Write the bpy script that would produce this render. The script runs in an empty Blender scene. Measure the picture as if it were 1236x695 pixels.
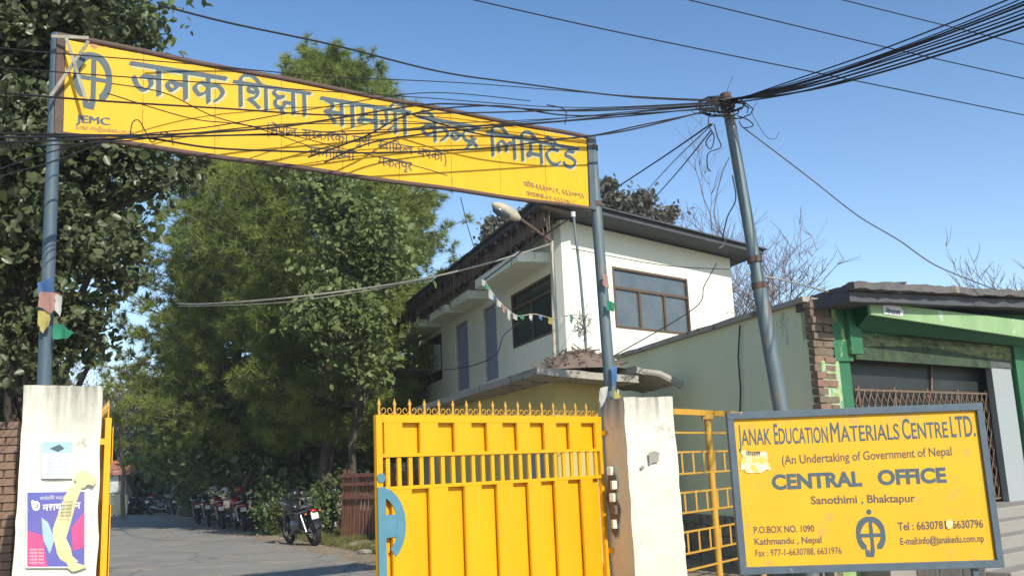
import bpy, bmesh, math, random
import numpy as np
from mathutils import Vector, Matrix, noise
random.seed(7); rng = np.random.default_rng(7)
S = bpy.context.scene; COL = S.collection
PI = math.pi

# ------------------------------------------------------------------ camera
FPX = 1150.0; CX, CY = 618.0, 347.5            # focal length and centre in photo pixels
PIT, ROL = math.radians(10.76), math.radians(2.54)
EYE = Vector((0, 0, 1.6))
FW = Vector((0, math.cos(PIT), math.sin(PIT)))
_u = Vector((0, -math.sin(PIT), math.cos(PIT))); _r = Vector((1, 0, 0))
RT = math.cos(ROL)*_r - math.sin(ROL)*_u
UP = math.sin(ROL)*_r + math.cos(ROL)*_u
cam = bpy.data.cameras.new('camera'); cam.sensor_width = 36; cam.lens = 36*FPX/1236
cam.clip_start = .05; cam.clip_end = 6000
co = bpy.data.objects.new('camera', cam); COL.objects.link(co)
co.matrix_world = Matrix(((RT.x, UP.x, -FW.x, EYE.x), (RT.y, UP.y, -FW.y, EYE.y), (RT.z, UP.z, -FW.z, EYE.z), (0, 0, 0, 1)))
S.camera = co

# ------------------------------------------------------------------ light
SUN = Vector((0.45, -0.75, 0.60)).normalized()        # towards the sun
EL = math.asin(SUN.z); AZ = math.atan2(SUN.x, SUN.y)
sl = bpy.data.lights.new('sun', 'SUN'); sl.energy = 3.4; sl.angle = math.radians(.5); sl.color = (1, .93, .80)
so = bpy.data.objects.new('sun', sl); COL.objects.link(so)
so.rotation_euler = (-SUN).to_track_quat('-Z', 'Y').to_euler()
W = bpy.data.worlds.new('World'); S.world = W; W.use_nodes = True
wn = W.node_tree; bg = wn.nodes['Background']
sk = wn.nodes.new('ShaderNodeTexSky'); sk.sky_type = 'NISHITA'; sk.sun_disc = False
sk.sun_elevation = EL; sk.sun_rotation = AZ; sk.air_density = 1.1; sk.dust_density = 1.6; sk.ozone_density = 3.0; sk.altitude = 1300
tc_ = wn.nodes.new('ShaderNodeTexCoord'); sp_ = wn.nodes.new('ShaderNodeSeparateXYZ'); rp_ = wn.nodes.new('ShaderNodeValToRGB'); mx_ = wn.nodes.new('ShaderNodeMix'); mx_.data_type = 'RGBA'; mx_.blend_type = 'MULTIPLY'; mx_.inputs[0].default_value = 1
wn.links.new(tc_.outputs['Generated'], sp_.inputs[0]); wn.links.new(sp_.outputs[2], rp_.inputs[0]); wn.links.new(sk.outputs[0], mx_.inputs[6]); wn.links.new(rp_.outputs[0], mx_.inputs[7])
for e_, (p_, c_) in zip((rp_.color_ramp.elements[0], rp_.color_ramp.elements[1]), ((.08, (1.04, 1.0, .97)), (.55, (.46, .66, .76)))): e_.position = p_; e_.color = (*c_, 1)
wn.links.new(mx_.outputs[2], bg.inputs[0]); bg.inputs[1].default_value = .15
S.view_settings.view_transform = 'Standard'; S.view_settings.look = 'None'; S.view_settings.exposure = 0.62; S.view_settings.gamma = 1
S.cycles.max_bounces = 6; S.cycles.transparent_max_bounces = 8

# ------------------------------------------------------------------ placing helpers
def ray(px, py): return (FW*FPX + RT*(px-CX) - UP*(py-CY)).normalized()
def U(px, py, Y): d = ray(px, py); return EYE + d*(Y/d.y)
def UZ(px, py, z): d = ray(px, py); return EYE + d*((z-EYE.z)/d.z)
def G(px, py): return UZ(px, py, 0)
def UP_(px, py, P0, n): d = ray(px, py); return EYE + d*((P0-EYE).dot(n)/d.dot(n))
def hz(px): return 567 - .0444*(px-618)
def hdir(px): d = ray(px, hz(px)); d.z = 0; return d.normalized()
def V(*a): return Vector(a[0]) if a else Vector((0, 0, 0))

# ------------------------------------------------------------------ materials
MATS = {}
def mat(name, col, rough=.75, col2=None, sc=4, amt=.5, bump=.15, bsc=None, metal=0, stain=None, st_thr=.58, st_sc=3, stretch=(1, 1, 1), trans=0, spec=.4, detail=6, emit=None, streak=None, topz=None):
    if name in MATS: return MATS[name]
    m = bpy.data.materials.new(name); m.use_nodes = True; t = m.node_tree; N = t.nodes; L = t.links
    b = N['Principled BSDF']; b.inputs['Roughness'].default_value = rough; b.inputs['Metallic'].default_value = metal
    b.inputs['Specular IOR Level'].default_value = spec
    tc = N.new('ShaderNodeTexCoord'); mp = N.new('ShaderNodeMapping'); mp.inputs['Scale'].default_value = stretch
    L.new(tc.outputs['Object'], mp.inputs[0])
    n1 = N.new('ShaderNodeTexNoise'); n1.inputs['Scale'].default_value = sc; n1.inputs['Detail'].default_value = detail; n1.inputs['Roughness'].default_value = .62
    L.new(mp.outputs[0], n1.inputs['Vector'])
    c2 = col2 or tuple(c*.7 for c in col)
    rp = N.new('ShaderNodeValToRGB'); rp.color_ramp.elements[0].position = .5-amt*.35; rp.color_ramp.elements[1].position = .5+amt*.35
    rp.color_ramp.elements[0].color = (*c2, 1); rp.color_ramp.elements[1].color = (*col, 1)
    L.new(n1.outputs[0], rp.inputs[0]); cur = rp.outputs[0]
    if stain:
        n2 = N.new('ShaderNodeTexNoise'); n2.inputs['Scale'].default_value = st_sc; n2.inputs['Detail'].default_value = 9; n2.inputs['Roughness'].default_value = .7
        L.new(mp.outputs[0], n2.inputs['Vector'])
        r2 = N.new('ShaderNodeValToRGB'); r2.color_ramp.elements[0].position = st_thr; r2.color_ramp.elements[1].position = st_thr+.06
        L.new(n2.outputs[0], r2.inputs[0])
        mx = N.new('ShaderNodeMix'); mx.data_type = 'RGBA'; L.new(r2.outputs[0], mx.inputs[0]); L.new(cur, mx.inputs[6]); mx.inputs[7].default_value = (*stain, 1)
        cur = mx.outputs[2]
    if streak:
        m4 = N.new('ShaderNodeMapping'); m4.inputs['Scale'].default_value = (7, 7, .45); L.new(tc.outputs['Object'], m4.inputs[0])
        n4 = N.new('ShaderNodeTexNoise'); n4.inputs['Scale'].default_value = 1; n4.inputs['Detail'].default_value = 7; n4.inputs['Roughness'].default_value = .6; L.new(m4.outputs[0], n4.inputs['Vector'])
        r4 = N.new('ShaderNodeValToRGB'); r4.color_ramp.elements[0].position = streak[1]-.1; r4.color_ramp.elements[1].position = streak[1]+.12; L.new(n4.outputs[0], r4.inputs[0])
        x4 = N.new('ShaderNodeMix'); x4.data_type = 'RGBA'; mf = N.new('ShaderNodeMath'); mf.operation = 'MULTIPLY'; mf.inputs[1].default_value = .55; L.new(r4.outputs[0], mf.inputs[0])
        if topz:
            sx4 = N.new('ShaderNodeSeparateXYZ'); L.new(tc.outputs['Object'], sx4.inputs[0]); mr4 = N.new('ShaderNodeMapRange'); mr4.inputs[1].default_value = topz[0]; mr4.inputs[2].default_value = topz[1]; mr4.inputs[4].default_value = 1.0; L.new(sx4.outputs[2], mr4.inputs[0]); L.new(mr4.outputs[0], mf.inputs[1]); L.new(mf.outputs[0], x4.inputs[0]); L.new(cur, x4.inputs[6]); x4.inputs[7].default_value = (*streak[0], 1); cur = x4.outputs[2]
    L.new(cur, b.inputs['Base Color'])
    if bump:
        n3 = N.new('ShaderNodeTexNoise'); n3.inputs['Scale'].default_value = bsc or sc*6; n3.inputs['Detail'].default_value = 6
        L.new(mp.outputs[0], n3.inputs['Vector'])
        bp = N.new('ShaderNodeBump'); bp.inputs['Strength'].default_value = bump; bp.inputs['Distance'].default_value = .02
        L.new(n3.outputs[0], bp.inputs['Height']); L.new(bp.outputs[0], b.inputs['Normal'])
    if trans:
        tr = N.new('ShaderNodeBsdfTranslucent'); L.new(cur, tr.inputs[0]); ms = N.new('ShaderNodeMixShader'); ms.inputs[0].default_value = trans
        L.new(b.outputs[0], ms.inputs[1]); L.new(tr.outputs[0], ms.inputs[2]); L.new(ms.outputs[0], N['Material Output'].inputs[0])
    if emit: b.inputs['Emission Color'].default_value = (*emit, 1); b.inputs['Emission Strength'].default_value = 1
    MATS[name] = m; return m
M_yel = mat('yellow_gate_paint', (.82, .42, .003), .48, (.70, .335, .004), 1.7, .9, .3, 5, stain=(.36, .17, .03), st_thr=.665, st_sc=6, stretch=(1, 1, .35), streak=((.48, .26, .03), .63))
M_yel2 = mat('yellow_rail_paint', (.62, .35, .04), .55, (.48, .26, .04), 5, .8, .05, stain=(.25, .12, .05), st_thr=.66, st_sc=9)
M_ban = mat('banner_yellow', (.80, .45, .010), .6, (.68, .35, .008), 1.6, .9, .03, 10, stain=(.50, .26, .05), st_thr=.62, st_sc=3.0, stretch=(3, 3, .6), streak=((.45, .22, .03), .60))
M_sgn = mat('sign_yellow', (.80, .43, .010), .6, (.69, .35, .010), 1.8, .9, .04, 12, stain=(.56, .33, .06), st_thr=.58, st_sc=4.5, streak=((.55, .32, .05), .60))
M_ink = mat('slate_lettering', (.055, .085, .10), .6, (.085, .12, .13), 20, .9, 0)
M_ink2 = mat('dark_lettering', (.07, .07, .07), .55, (.13, .11, .07), 30, .9, 0)
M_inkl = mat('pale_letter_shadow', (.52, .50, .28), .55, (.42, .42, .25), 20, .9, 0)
M_inkred = mat('faded_red_dot', (.45, .22, .10), .6)
M_frm = mat('slate_frame', (.10, .14, .17), .6, (.06, .085, .11), 5, .9, .15, stain=(.42, .37, .27), st_thr=.64, st_sc=7)
M_pole = mat('galvanised_pole', (.15, .19, .20), .55, (.09, .13, .145), 6, .9, .1, metal=.25, stain=(.26, .17, .10), st_thr=.575, st_sc=6, stretch=(1, 1, .3))
M_polel = mat('blue_pole', (.09, .13, .16), .55, (.05, .085, .11), 6, .9, .1, stain=(.20, .13, .08), st_thr=.58, st_sc=6, stretch=(1, 1, .3))
M_rust = mat('rusty_steel', (.14, .09, .07), .8, (.08, .055, .045), 12, .9, .3)
M_pale = mat('pale_bar', (.55, .50, .38), .6, (.35, .30, .22), 14, .8, .1)
M_plas = mat('whitewashed_plaster', (.74, .715, .60), .85, (.62, .59, .48), 4, .9, .5, 14, stain=(.38, .34, .27), st_thr=.625, st_sc=3.2, stretch=(1, 1, .9), streak=((.13, .12, .10), .50), topz=(1.95, 2.45))
M_cem = mat('bare_cement', (.36, .33, .27), .9, (.25, .23, .19), 6, .9, .5, 30)
M_wallc = mat('cream_house_wall', (.80, .80, .66), .85, (.72, .72, .58), 1.5, .9, .15, 15, stain=(.60, .58, .47), st_thr=.64, st_sc=2.2, stretch=(1, 1, .4), streak=((.55, .55, .44), .60))
M_wallg = mat('pale_green_wall', (.74, .78, .54), .88, (.66, .70, .47), 1.2, .9, .2, 15, stain=(.44, .50, .40), st_thr=.62, st_sc=1.7, stretch=(1, 1, .6), streak=((.44, .50, .40), .66))
M_ochre = mat('ochre_wall', (.62, .52, .22), .88, (.50, .40, .15), 1.4, .9, .2, 15, stain=(.38, .30, .14), st_thr=.62, st_sc=2)
M_slab = mat('weathered_concrete', (.44, .41, .35), .92, (.28, .26, .22), 3, .9, .5, 20, stain=(.10, .09, .08), st_thr=.56, st_sc=3.5, streak=((.10, .09, .075), .56))
M_roof = mat('dark_roofing', (.10, .11, .12), .8, (.055, .06, .07), 3, .9, .3, 20)
M_eave = mat('rotten_eave_wood', (.24, .175, .13), .9, (.12, .09, .075), 4, .9, .4, 25, stretch=(1, 1, .3))
M_wood = mat('dark_window_wood', (.13, .085, .05), .6, (.09, .06, .04), 8)
M_glass = mat('dusty_window_glass', (.06, .075, .08), .16, (.13, .15, .155), 2, .9, 0, spec=.9)
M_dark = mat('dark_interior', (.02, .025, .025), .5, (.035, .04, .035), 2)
M_door = mat('blue_grey_door', (.28, .32, .42), .6, (.23, .27, .36), 3, .9, .05)
M_grn = mat('green_shop_paint', (.04, .19, .08), .65, (.03, .12, .06), 3, .9, .15, stain=(.30, .42, .16), st_thr=.60, st_sc=4, stretch=(1, 1, .5))
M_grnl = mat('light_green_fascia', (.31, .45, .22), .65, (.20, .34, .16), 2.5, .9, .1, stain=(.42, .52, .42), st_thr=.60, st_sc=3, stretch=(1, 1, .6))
M_peel = mat('peeling_green_paint', (.50, .52, .40), .8, (.22, .38, .10), 9, .35, .3, stain=(.10, .32, .14), st_thr=.55, st_sc=9)
M_brick = mat('old_brick', (.30, .19, .13), .9, (.16, .10, .07), 14, .9, .5, 40)
M_brk2 = mat('sooty_brick', (.25, .19, .13), .9, (.11, .08, .06), 14, .9, .5, 40)
M_mort = mat('brick_mortar', (.20, .16, .12), .95, (.12, .10, .08), 10)
M_gwall = mat('grey_column_paint', (.30, .33, .33), .85, (.32, .36, .36), 3, .9, .15)
M_step = mat('concrete_step', (.30, .28, .25), .9, (.26, .24, .21), 4, .9, .4, 25)
M_grille = mat('rusty_grille', (.20, .13, .09), .8, (.12, .08, .055), 12)
M_asph = mat('worn_asphalt', (.31, .295, .265), .92, (.22, .21, .19), .55, .9, .35, 45, stain=(.37, .315, .24), st_thr=.55, st_sc=.9, detail=9)
def crack(m, scale=.55, col=(.07, .068, .065)):
    t = m.node_tree; N = t.nodes; L = t.links; b = N['Principled BSDF']; src = b.inputs['Base Color'].links[0].from_socket
    tc = N.new('ShaderNodeTexCoord'); nz = N.new('ShaderNodeTexNoise'); nz.inputs['Scale'].default_value = 1.3; nz.inputs['Detail'].default_value = 5; L.new(tc.outputs['Object'], nz.inputs['Vector'])
    ad = N.new('ShaderNodeMix'); ad.data_type = 'RGBA'; ad.inputs[0].default_value = .35; L.new(tc.outputs['Object'], ad.inputs[6]); L.new(nz.outputs[1], ad.inputs[7])
    vo = N.new('ShaderNodeTexVoronoi'); vo.feature = 'DISTANCE_TO_EDGE'; vo.inputs['Scale'].default_value = scale; L.new(ad.outputs[2], vo.inputs['Vector'])
    r = N.new('ShaderNodeValToRGB'); r.color_ramp.elements[0].position = .004; r.color_ramp.elements[1].position = .013; r.color_ramp.elements[0].color = (.5, .5, .5, 1); r.color_ramp.elements[1].color = (0, 0, 0, 1); L.new(vo.outputs[0], r.inputs[0])
    mx = N.new('ShaderNodeMix'); mx.data_type = 'RGBA'; L.new(r.outputs[0], mx.inputs[0]); L.new(src, mx.inputs[6]); mx.inputs[7].default_value = (*col, 1); L.new(mx.outputs[2], b.inputs['Base Color'])
crack(M_asph)
M_dirt = mat('dusty_ground', (.38, .30, .21), .95, (.20, .155, .105), 1.1, .9, .6, 18, stain=(.13, .13, .06), st_thr=.58, st_sc=2.2, detail=9)
M_bark = mat('tree_bark', (.12, .095, .075), .95, (.06, .05, .04), 6, .9, .6, 25, stretch=(1, 1, .3))
M_twig = mat('bare_twig', (.20, .16, .14), .95, (.13, .10, .09), 6)
M_leaf = mat('broad_leaf', (.17, .18, .08), .40, (.035, .065, .028), 7, .9, 0, trans=.22, spec=.55)
M_leaf2 = mat('bush_leaf', (.15, .19, .055), .5, (.055, .095, .035), 3, .9, 0, trans=.25)
M_need = mat('pine_needle', (.38, .40, .085), .6, (.09, .165, .045), .5, .9, 0, trans=.35, spec=.25)
M_far = mat('far_foliage', (.15, .175, .085), .8, (.08, .11, .065), .6, .9, 0, trans=.2)
M_brn = mat('brown_foliage', (.19, .175, .13), .8, (.10, .11, .075), .8, .9, 0, trans=.2)
M_grass = mat('dry_grass', (.22, .19, .07), .9, (.09, .12, .035), .9, .9, 0, trans=.2)
M_wire = mat('black_cable', (.012, .013, .016), .7, bump=0)
M_wire2 = mat('grey_cable', (.14, .15, .16), .5, bump=0)
M_rope = mat('pale_rope', (.45, .42, .36), .8, bump=0)
M_slab2 = mat('sooty_slate_roof', (.17, .155, .14), .92, (.07, .07, .075), 4, .9, .5, 20, stain=(.30, .27, .22), st_thr=.62, st_sc=3)
M_rub = mat('black_rubber', (.022, .022, .024), .75)
M_blk = mat('black_paint', (.02, .02, .022), .25, spec=.6)
M_red = mat('red_paint', (.32, .02, .02), .25, spec=.6)
M_chr = mat('bright_steel', (.55, .55, .57), .25, metal=.9, bump=0)
M_eng = mat('engine_grey', (.16, .16, .17), .45, metal=.5)
M_wht = mat('white_paint', (.75, .75, .73), .5)
M_lred = mat('red_lamp_lens', (.45, .015, .015), .15, spec=.7, bump=0)
M_lamb = mat('amber_lamp_lens', (.65, .22, .03), .15, spec=.7, bump=0)
M_blue = mat('sky_blue_emblem', (.10, .25, .32), .5, (.08, .21, .27), 6)
M_picket = mat('rusty_picket', (.36, .15, .09), .9, (.12, .055, .035), 7, .9, .4, stretch=(1, 1, .3))
M_rag = [mat('rag_'+n, c, .9, trans=.3) for n, c in (('green', (.05, .32, .18)), ('pink', (.55, .30, .25)), ('yellow', (.60, .50, .16)), ('white', (.62, .62, .55)), ('blue', (.10, .22, .45)))]

# ------------------------------------------------------------------ mesh builder
class MB:
    def __init__(s): s.v = []; s.f = []; s.sm = False
    def add(s, vs, fs):
        o = len(s.v); s.v += [tuple(v) for v in vs]; s.f += [tuple(i+o for i in f) for f in fs]; return s
    def prism(s, base, up):
        base = [V(b) for b in base]; n = len(base); up = up if isinstance(up, list) else [V(up)]*n
        # wind so that faces point out
        c = sum(base, V())/n; nn = V()
        for i in range(n): nn += (base[i]-c).cross(base[(i+1) % n]-c)
        if nn.dot(V(up[0])) < 0: base = base[::-1]; up = list(up)[::-1]
        return s.add(base+[b+V(u) for b, u in zip(base, up)], [tuple(range(n))[::-1], tuple(range(n, 2*n))]+[(i, (i+1) % n, n+(i+1) % n, n+i) for i in range(n)])
    def box(s, c, sz, R=None):
        hx, hy, hz_ = sz[0]/2, sz[1]/2, sz[2]/2; c = V(c)
        ps = [V((x, y, -hz_)) for x, y in ((-hx, -hy), (hx, -hy), (hx, hy), (-hx, hy))]
        if R is not None: ps = [R @ p for p in ps]; up = R @ V((0, 0, 2*hz_))
        else: up = V((0, 0, 2*hz_))
        return s.prism([c+p for p in ps], up)
    def bar(s, a, b, w, d=None, side=None):
        """rectangular bar from a to b"""
        a, b = V(a), V(b); d = d or w; t = (b-a).normalized()
        x = (side or (V((0, 0, 1)) if abs(t.z) < .9 else V((1, 0, 0)))); x = (x-t*x.dot(t)).normalized(); y = t.cross(x)
        return s.prism([a+x*i*w/2+y*j*d/2 for i, j in ((-1, -1), (1, -1), (1, 1), (-1, 1))], b-a)
    def tube(s, pts, r, n=8, cap=True):
        pts = [V(p) for p in pts]; k = len(pts); rs = r if isinstance(r, (list, tuple)) else [r]*k
        t0 = (pts[1]-pts[0]).normalized(); x = t0.orthogonal().normalized(); vs = []
        for i, p in enumerate(pts):
            t = (pts[min(i+1, k-1)]-pts[max(i-1, 0)]).normalized()
            x = (x-t*x.dot(t)); x = x.normalized() if x.length > 1e-6 else t.orthogonal().normalized(); y = t.cross(x)
            for j in range(n): a = 2*PI*j/n; vs.append(p+(x*math.cos(a)+y*math.sin(a))*rs[i])
        fs = [(i*n+j, i*n+(j+1) % n, (i+1)*n+(j+1) % n, (i+1)*n+j) for i in range(k-1) for j in range(n)]
        if cap: fs += [tuple(range(n))[::-1], tuple((k-1)*n+j for j in range(n))]
        s.sm = True; return s.add(vs, fs)
    def loft(s, rings, cap=True):
        n = len(rings[0]); k = len(rings); vs = [V(p) for r in rings for p in r]
        fs = [(i*n+j, i*n+(j+1) % n, (i+1)*n+(j+1) % n, (i+1)*n+j) for i in range(k-1) for j in range(n)]
        if cap: fs += [tuple(range(n))[::-1], tuple((k-1)*n+j for j in range(n))]
        s.sm = True; return s.add(vs, fs)
    def torus(s, c, ax, R, r, n=28, m=8, squash=1):
        c = V(c); ax = V(ax).normalized(); x = ax.orthogonal().normalized(); y = ax.cross(x); vs = []
        for i in range(n):
            a = 2*PI*i/n; d = x*math.cos(a)+y*math.sin(a)
            for j in range(m): b = 2*PI*j/m; vs.append(c+d*(R+r*math.cos(b))+ax*r*squash*math.sin(b))
        s.sm = True
        return s.add(vs, [(i*m+j, ((i+1) % n)*m+j, ((i+1) % n)*m+(j+1) % m, i*m+(j+1) % m) for i in range(n) for j in range(m)])
    def ball(s, c, rad, n=12, m=8, f=None):
        c = V(c); rad = rad if isinstance(rad, (list, tuple)) else (rad,)*3; rings = []
        for i in range(m+1):
            th = PI*i/m; th = max(.02, min(PI-.02, th))
            rings.append([c+V((rad[0]*math.sin(th)*math.cos(2*PI*j/n), rad[1]*math.sin(th)*math.sin(2*PI*j/n), -rad[2]*math.cos(th))) for j in range(n)])
        return s.loft(rings)
    def build(s, name, m, parent=None, smooth=None, bevel=0):
        me = bpy.data.meshes.new(name); base = parent_world(parent)
        me.from_pydata([(v[0]-base.x, v[1]-base.y, v[2]-base.z) for v in s.v], [], s.f)
        if isinstance(m, (list, tuple)): [me.materials.append(x) for x in m]
        else: me.materials.append(m)
        o = bpy.data.objects.new(name, me); COL.objects.link(o)
        if parent: o.parent = parent
        if (s.sm if smooth is None else smooth):
            me.shade_smooth(); 
            try: me.set_sharp_from_angle(angle=math.radians(42))
            except Exception: pass
        if bevel:
            b = o.modifiers.new('bevel', 'BEVEL'); b.width = bevel; b.segments = 2; b.limit_method = 'ANGLE'
        return o
def parent_world(p):
    b = V()
    while p is not None: b += p.location; p = p.parent
    return b
def rough_mesh(o, amp, cuts=3, sc=3, seed=0):
    """subdivide and roughen so that edges are uneven"""
    bm = bmesh.new(); bm.from_mesh(o.data)
    bmesh.ops.triangulate(bm, faces=[f for f in bm.faces if len(f.verts) > 4])
    for _ in range(cuts):
        es = [e for e in bm.edges if e.calc_length() > .10]
        if len(bm.verts) > 9000 or not es: break
        bmesh.ops.subdivide_edges(bm, edges=es, cuts=1, use_grid_fill=True)
    for v in bm.verts:
        p = v.co*sc+V((seed, seed*2.3, 0)); v.co += V(noise.noise_vector(p))*amp + V(noise.noise_vector(p*4.1))*amp*.45
    bm.to_mesh(o.data); bm.free(); return o
def tag(o, label=None, cat=None, group=None, kind=None):
    if label: o['label'] = label
    if cat: o['category'] = cat
    if group: o['group'] = group
    if kind: o['kind'] = kind
    return o
def thing(name, loc, label, cat, group=None):
    o = bpy.data.objects.new(name, None); COL.objects.link(o); o.location = loc; o.empty_display_size = .1
    return tag(o, label, cat, group)
def copy_tree(o, parent=None):
    c = o.copy(); COL.objects.link(c); c.parent = parent
    for ch in list(o.children): copy_tree(ch, c)
    return c
def share(name, src, parent, loc, rot=None, scale=None):
    o = bpy.data.objects.new(name, src); COL.objects.link(o); o.parent = parent; o.location = loc
    if rot is not None: o.rotation_euler = rot
    if scale is not None: o.scale = scale
    return o

# ------------------------------------------------------------------ lettering
def catmull(pts, k=8):
    if len(pts) < 3: return pts
    P = [pts[0]]+list(pts)+[pts[-1]]; out = []
    for i in range(1, len(P)-2):
        for j in range(k):
            t = j/k; a, b, c, d = [np.array(P[i+q]) for q in (-1, 0, 1, 2)]
            out.append(tuple(.5*((2*b)+(-a+c)*t+(2*a-5*b+4*c-d)*t*t+(-a+3*b-3*c+d)*t**3)))
    out.append(tuple(pts[-1])); return out
class Canvas:
    """broad-nib strokes stamped on a grid, read out as flat quads"""
    def __init__(s, x0, y0, x1, y1, c): s.x0, s.y0, s.c = x0, y0, c; s.g = np.zeros((int((y1-y0)/c)+2, int((x1-x0)/c)+2), bool)
    def dab(s, X, Y):
        i = ((np.asarray(Y)-s.y0)/s.c).astype(int); j = ((np.asarray(X)-s.x0)/s.c).astype(int)
        k = (i >= 0) & (j >= 0) & (i < s.g.shape[0]) & (j < s.g.shape[1]); s.g[i[k], j[k]] = True
    def stroke(s, pts, nib, ang=40, thin=.25, smooth=True, aspect=1):
        """nib in x units; aspect multiplies y"""
        pts = catmull(pts) if smooth else pts
        a = math.radians(ang); m = max(3, int(nib/s.c*1.6)); o = np.linspace(-.5, .5, m)*nib; q = np.linspace(-.5, .5, max(2, int(nib*thin/s.c*1.6)+1))*nib*thin
        OX = (o[:, None]*math.cos(a)-q[None]*math.sin(a)).ravel(); OY = (o[:, None]*math.sin(a)+q[None]*math.cos(a)).ravel()
        for p0, p1 in zip(pts[:-1], pts[1:]):
            d = math.dist(p0, p1); n = max(2, int(d/s.c*1.5)+1); t = np.linspace(0, 1, n)
            X = p0[0]+(p1[0]-p0[0])*t; Y = p0[1]+(p1[1]-p0[1])*t
            s.dab((X[:, None]+OX[None]).ravel(), (Y[:, None]+OY[None]).ravel())
    def mesh(s, fmap, minus=None):
        g = s.g if minus is None else s.g & ~minus; mb = MB(); c = s.c
        for i in range(g.shape[0]):
            row = g[i]; e = np.flatnonzero(np.diff(np.concatenate(([0], row.astype(np.int8), [0]))))
            for a, b in zip(e[::2], e[1::2]):
                x0, x1, y0, y1 = s.x0+a*c, s.x0+b*c, s.y0+i*c, s.y0+(i+1)*c
                mb.add([fmap(x0, y0), fmap(x1, y0), fmap(x1, y1), fmap(x0, y1)], [(0, 1, 2, 3)])
        return mb
ST = lambda x: [(x, 1), (x, 0)]
DEV = {  # width, strokes (headline at 1, baseline 0)
 'ज': (.95, [ST(.76), [(.76, .62), (.28, .60)], [(.48, .60), (.53, .32), (.34, .10), (.14, .22), (.03, .52)]]),
 'न': (.80, [ST(.6), [(.6, .5), (.3, .5)], [(.3, .5), (.14, .56), (.06, .40), (.18, .24), (.32, .36), (.30, .52)]]),
 'क': (1.02, [ST(.5), [(.5, .60), (.28, .70), (.08, .48), (.22, .24), (.42, .36), (.5, .5)], [(.5, .58), (.78, .68), (.95, .46), (.84, .2), (.72, .1)]]),
 'श': (.85, [ST(.66), [(.30, .66), (.10, .70), (.12, .90), (.30, .88), (.38, .66), (.28, .44), (.08, .36)], [(.08, .36), (.26, .22), (.42, .04)]]),
 'X': (.95, [ST(.74), [(.22, .98), (.08, .80), (.22, .64), (.40, .70)], [(.40, .66), (.14, .50), (.14, .24), (.36, .20), (.46, .42)], [(.42, .44), (.74, .44)], [(.30, .20), (.36, -.02)]]),
 'ा': (.36, [ST(.18)]),
 'ि': (.34, [ST(.16), [(.16, 1), (.22, 1.28), (.55, 1.36), (.86, 1.02)]]),
 'ी': (.38, [ST(.18), [(.18, 1), (.12, 1.28), (-.16, 1.34), (-.38, 1.02)]]),
 'स': (.85, [ST(.66), [(.10, .98), (.32, .86), (.30, .60), (.08, .50)], [(.08, .50), (.26, .30), (.42, .06)], [(.24, .48), (.66, .48)]]),
 'म': (.85, [ST(.66), ST(.20)[:1]+[(.20, .36)], [(.20, .40), (.08, .42), (.06, .26), (.20, .30)], [(.16, .38), (.66, .38)]]),
 'ग': (.72, [ST(.54), [(.20, 1), (.22, .40), (.10, .28), (.03, .42)]]),
 'R': (0, [[(-.16, .40), (-.42, .12)]]),                    # rakar
 'े': (0, [[(-.20, 1.02), (-.36, 1.22), (-.66, 1.30)]]),
 'K': (0, [[(-.52, 1.02), (-.66, 1.22), (-.92, 1.30)]]),     # e-sign over ka
 'ो': (.36, [ST(.18), [(.18, 1.0), (.0, 1.22), (-.26, 1.30)]]),
 'N': (.40, [[(.42, .5), (.3, .5)], [(.3, .5), (.14, .56), (.06, .40), (.18, .24), (.32, .36), (.30, .52)]]),
 'द': (.66, [[(.44, 1), (.44, .74)], [(.44, .74), (.20, .74), (.06, .50), (.20, .26), (.42, .34), (.36, .50)], [(.40, .30), (.54, .06)], [(.36, .12), (.14, -.12)]]),
 'ल': (.95, [ST(.76), [(.10, .22), (.06, .56), (.24, .72), (.40, .54), (.40, .30)], [(.40, .50), (.54, .70), (.76, .64)]]),
 'ट': (.76, [[(.42, 1), (.42, .76)], [(.62, .74), (.26, .74), (.06, .46), (.24, .12), (.50, .08), (.66, .22)]]),
 'ड': (.80, [[(.42, 1), (.42, .80)], [(.60, .80), (.30, .80), (.20, .60), (.42, .52), (.64, .36), (.48, .08), (.22, .08), (.08, .24)]]),
 'प': (.80, [ST(.62), [(.14, 1), (.14, .56), (.30, .40), (.62, .44)]]),
 'व': (.80, [ST(.62), [(.62, .62), (.30, .70), (.08, .46), (.28, .24), (.62, .44)]]),
 'V': (.36, [[(.40, .5), (.28, .5)], [(.06, .50), (.22, .30), (.36, .06)], [(.10, .98), (.30, .86), (.28, .60), (.08, .50)]]),  # half sa
 'र': (.50, [[(.16, 1), (.36, .84), (.32, .62), (.08, .54)], [(.08, .54), (.24, .30), (.42, .04)]]),
 'ण': (.82, [ST(.64), [(.12, 1), (.12, .5), (.26, .38), (.40, .5), (.40, 1)], [(.7, 1.04), (.9, 1.3), (.62, 1.34)]]),
 'T': (.36, [[(.40, .55), (.22, .58), (.08, .40), (.18, .12)]]),
 'त': (.80, [ST(.62), [(.62, .58), (.34, .62), (.10, .40), (.22, .08)]]),
 'भ': (.88, [ST(.68), [(.06, .94), (.20, .96), (.26, .60), (.08, .40)], [(.08, .40), (.12, .28), (.24, .38), (.68, .38)]]),
 'ए': (.80, [[(.14, 1), (.14, .64), (.34, .46), (.58, .60), (.58, 1)], [(.58, .60), (.42, .34), (.58, .02)]]),
 'ठ': (.76, [[(.38, 1), (.38, .78)], [(.38, .76), (.12, .62), (.10, .26), (.36, .08), (.62, .26), (.60, .62), (.38, .76)]]),
 'ु': (0, [[(-.20, 0), (-.40, -.14), (-.30, -.32), (-.08, -.22)]]),
 'ू': (0, [[(-.20, 0), (-.48, -.10), (-.44, -.30), (-.10, -.30)]]),
}
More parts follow.
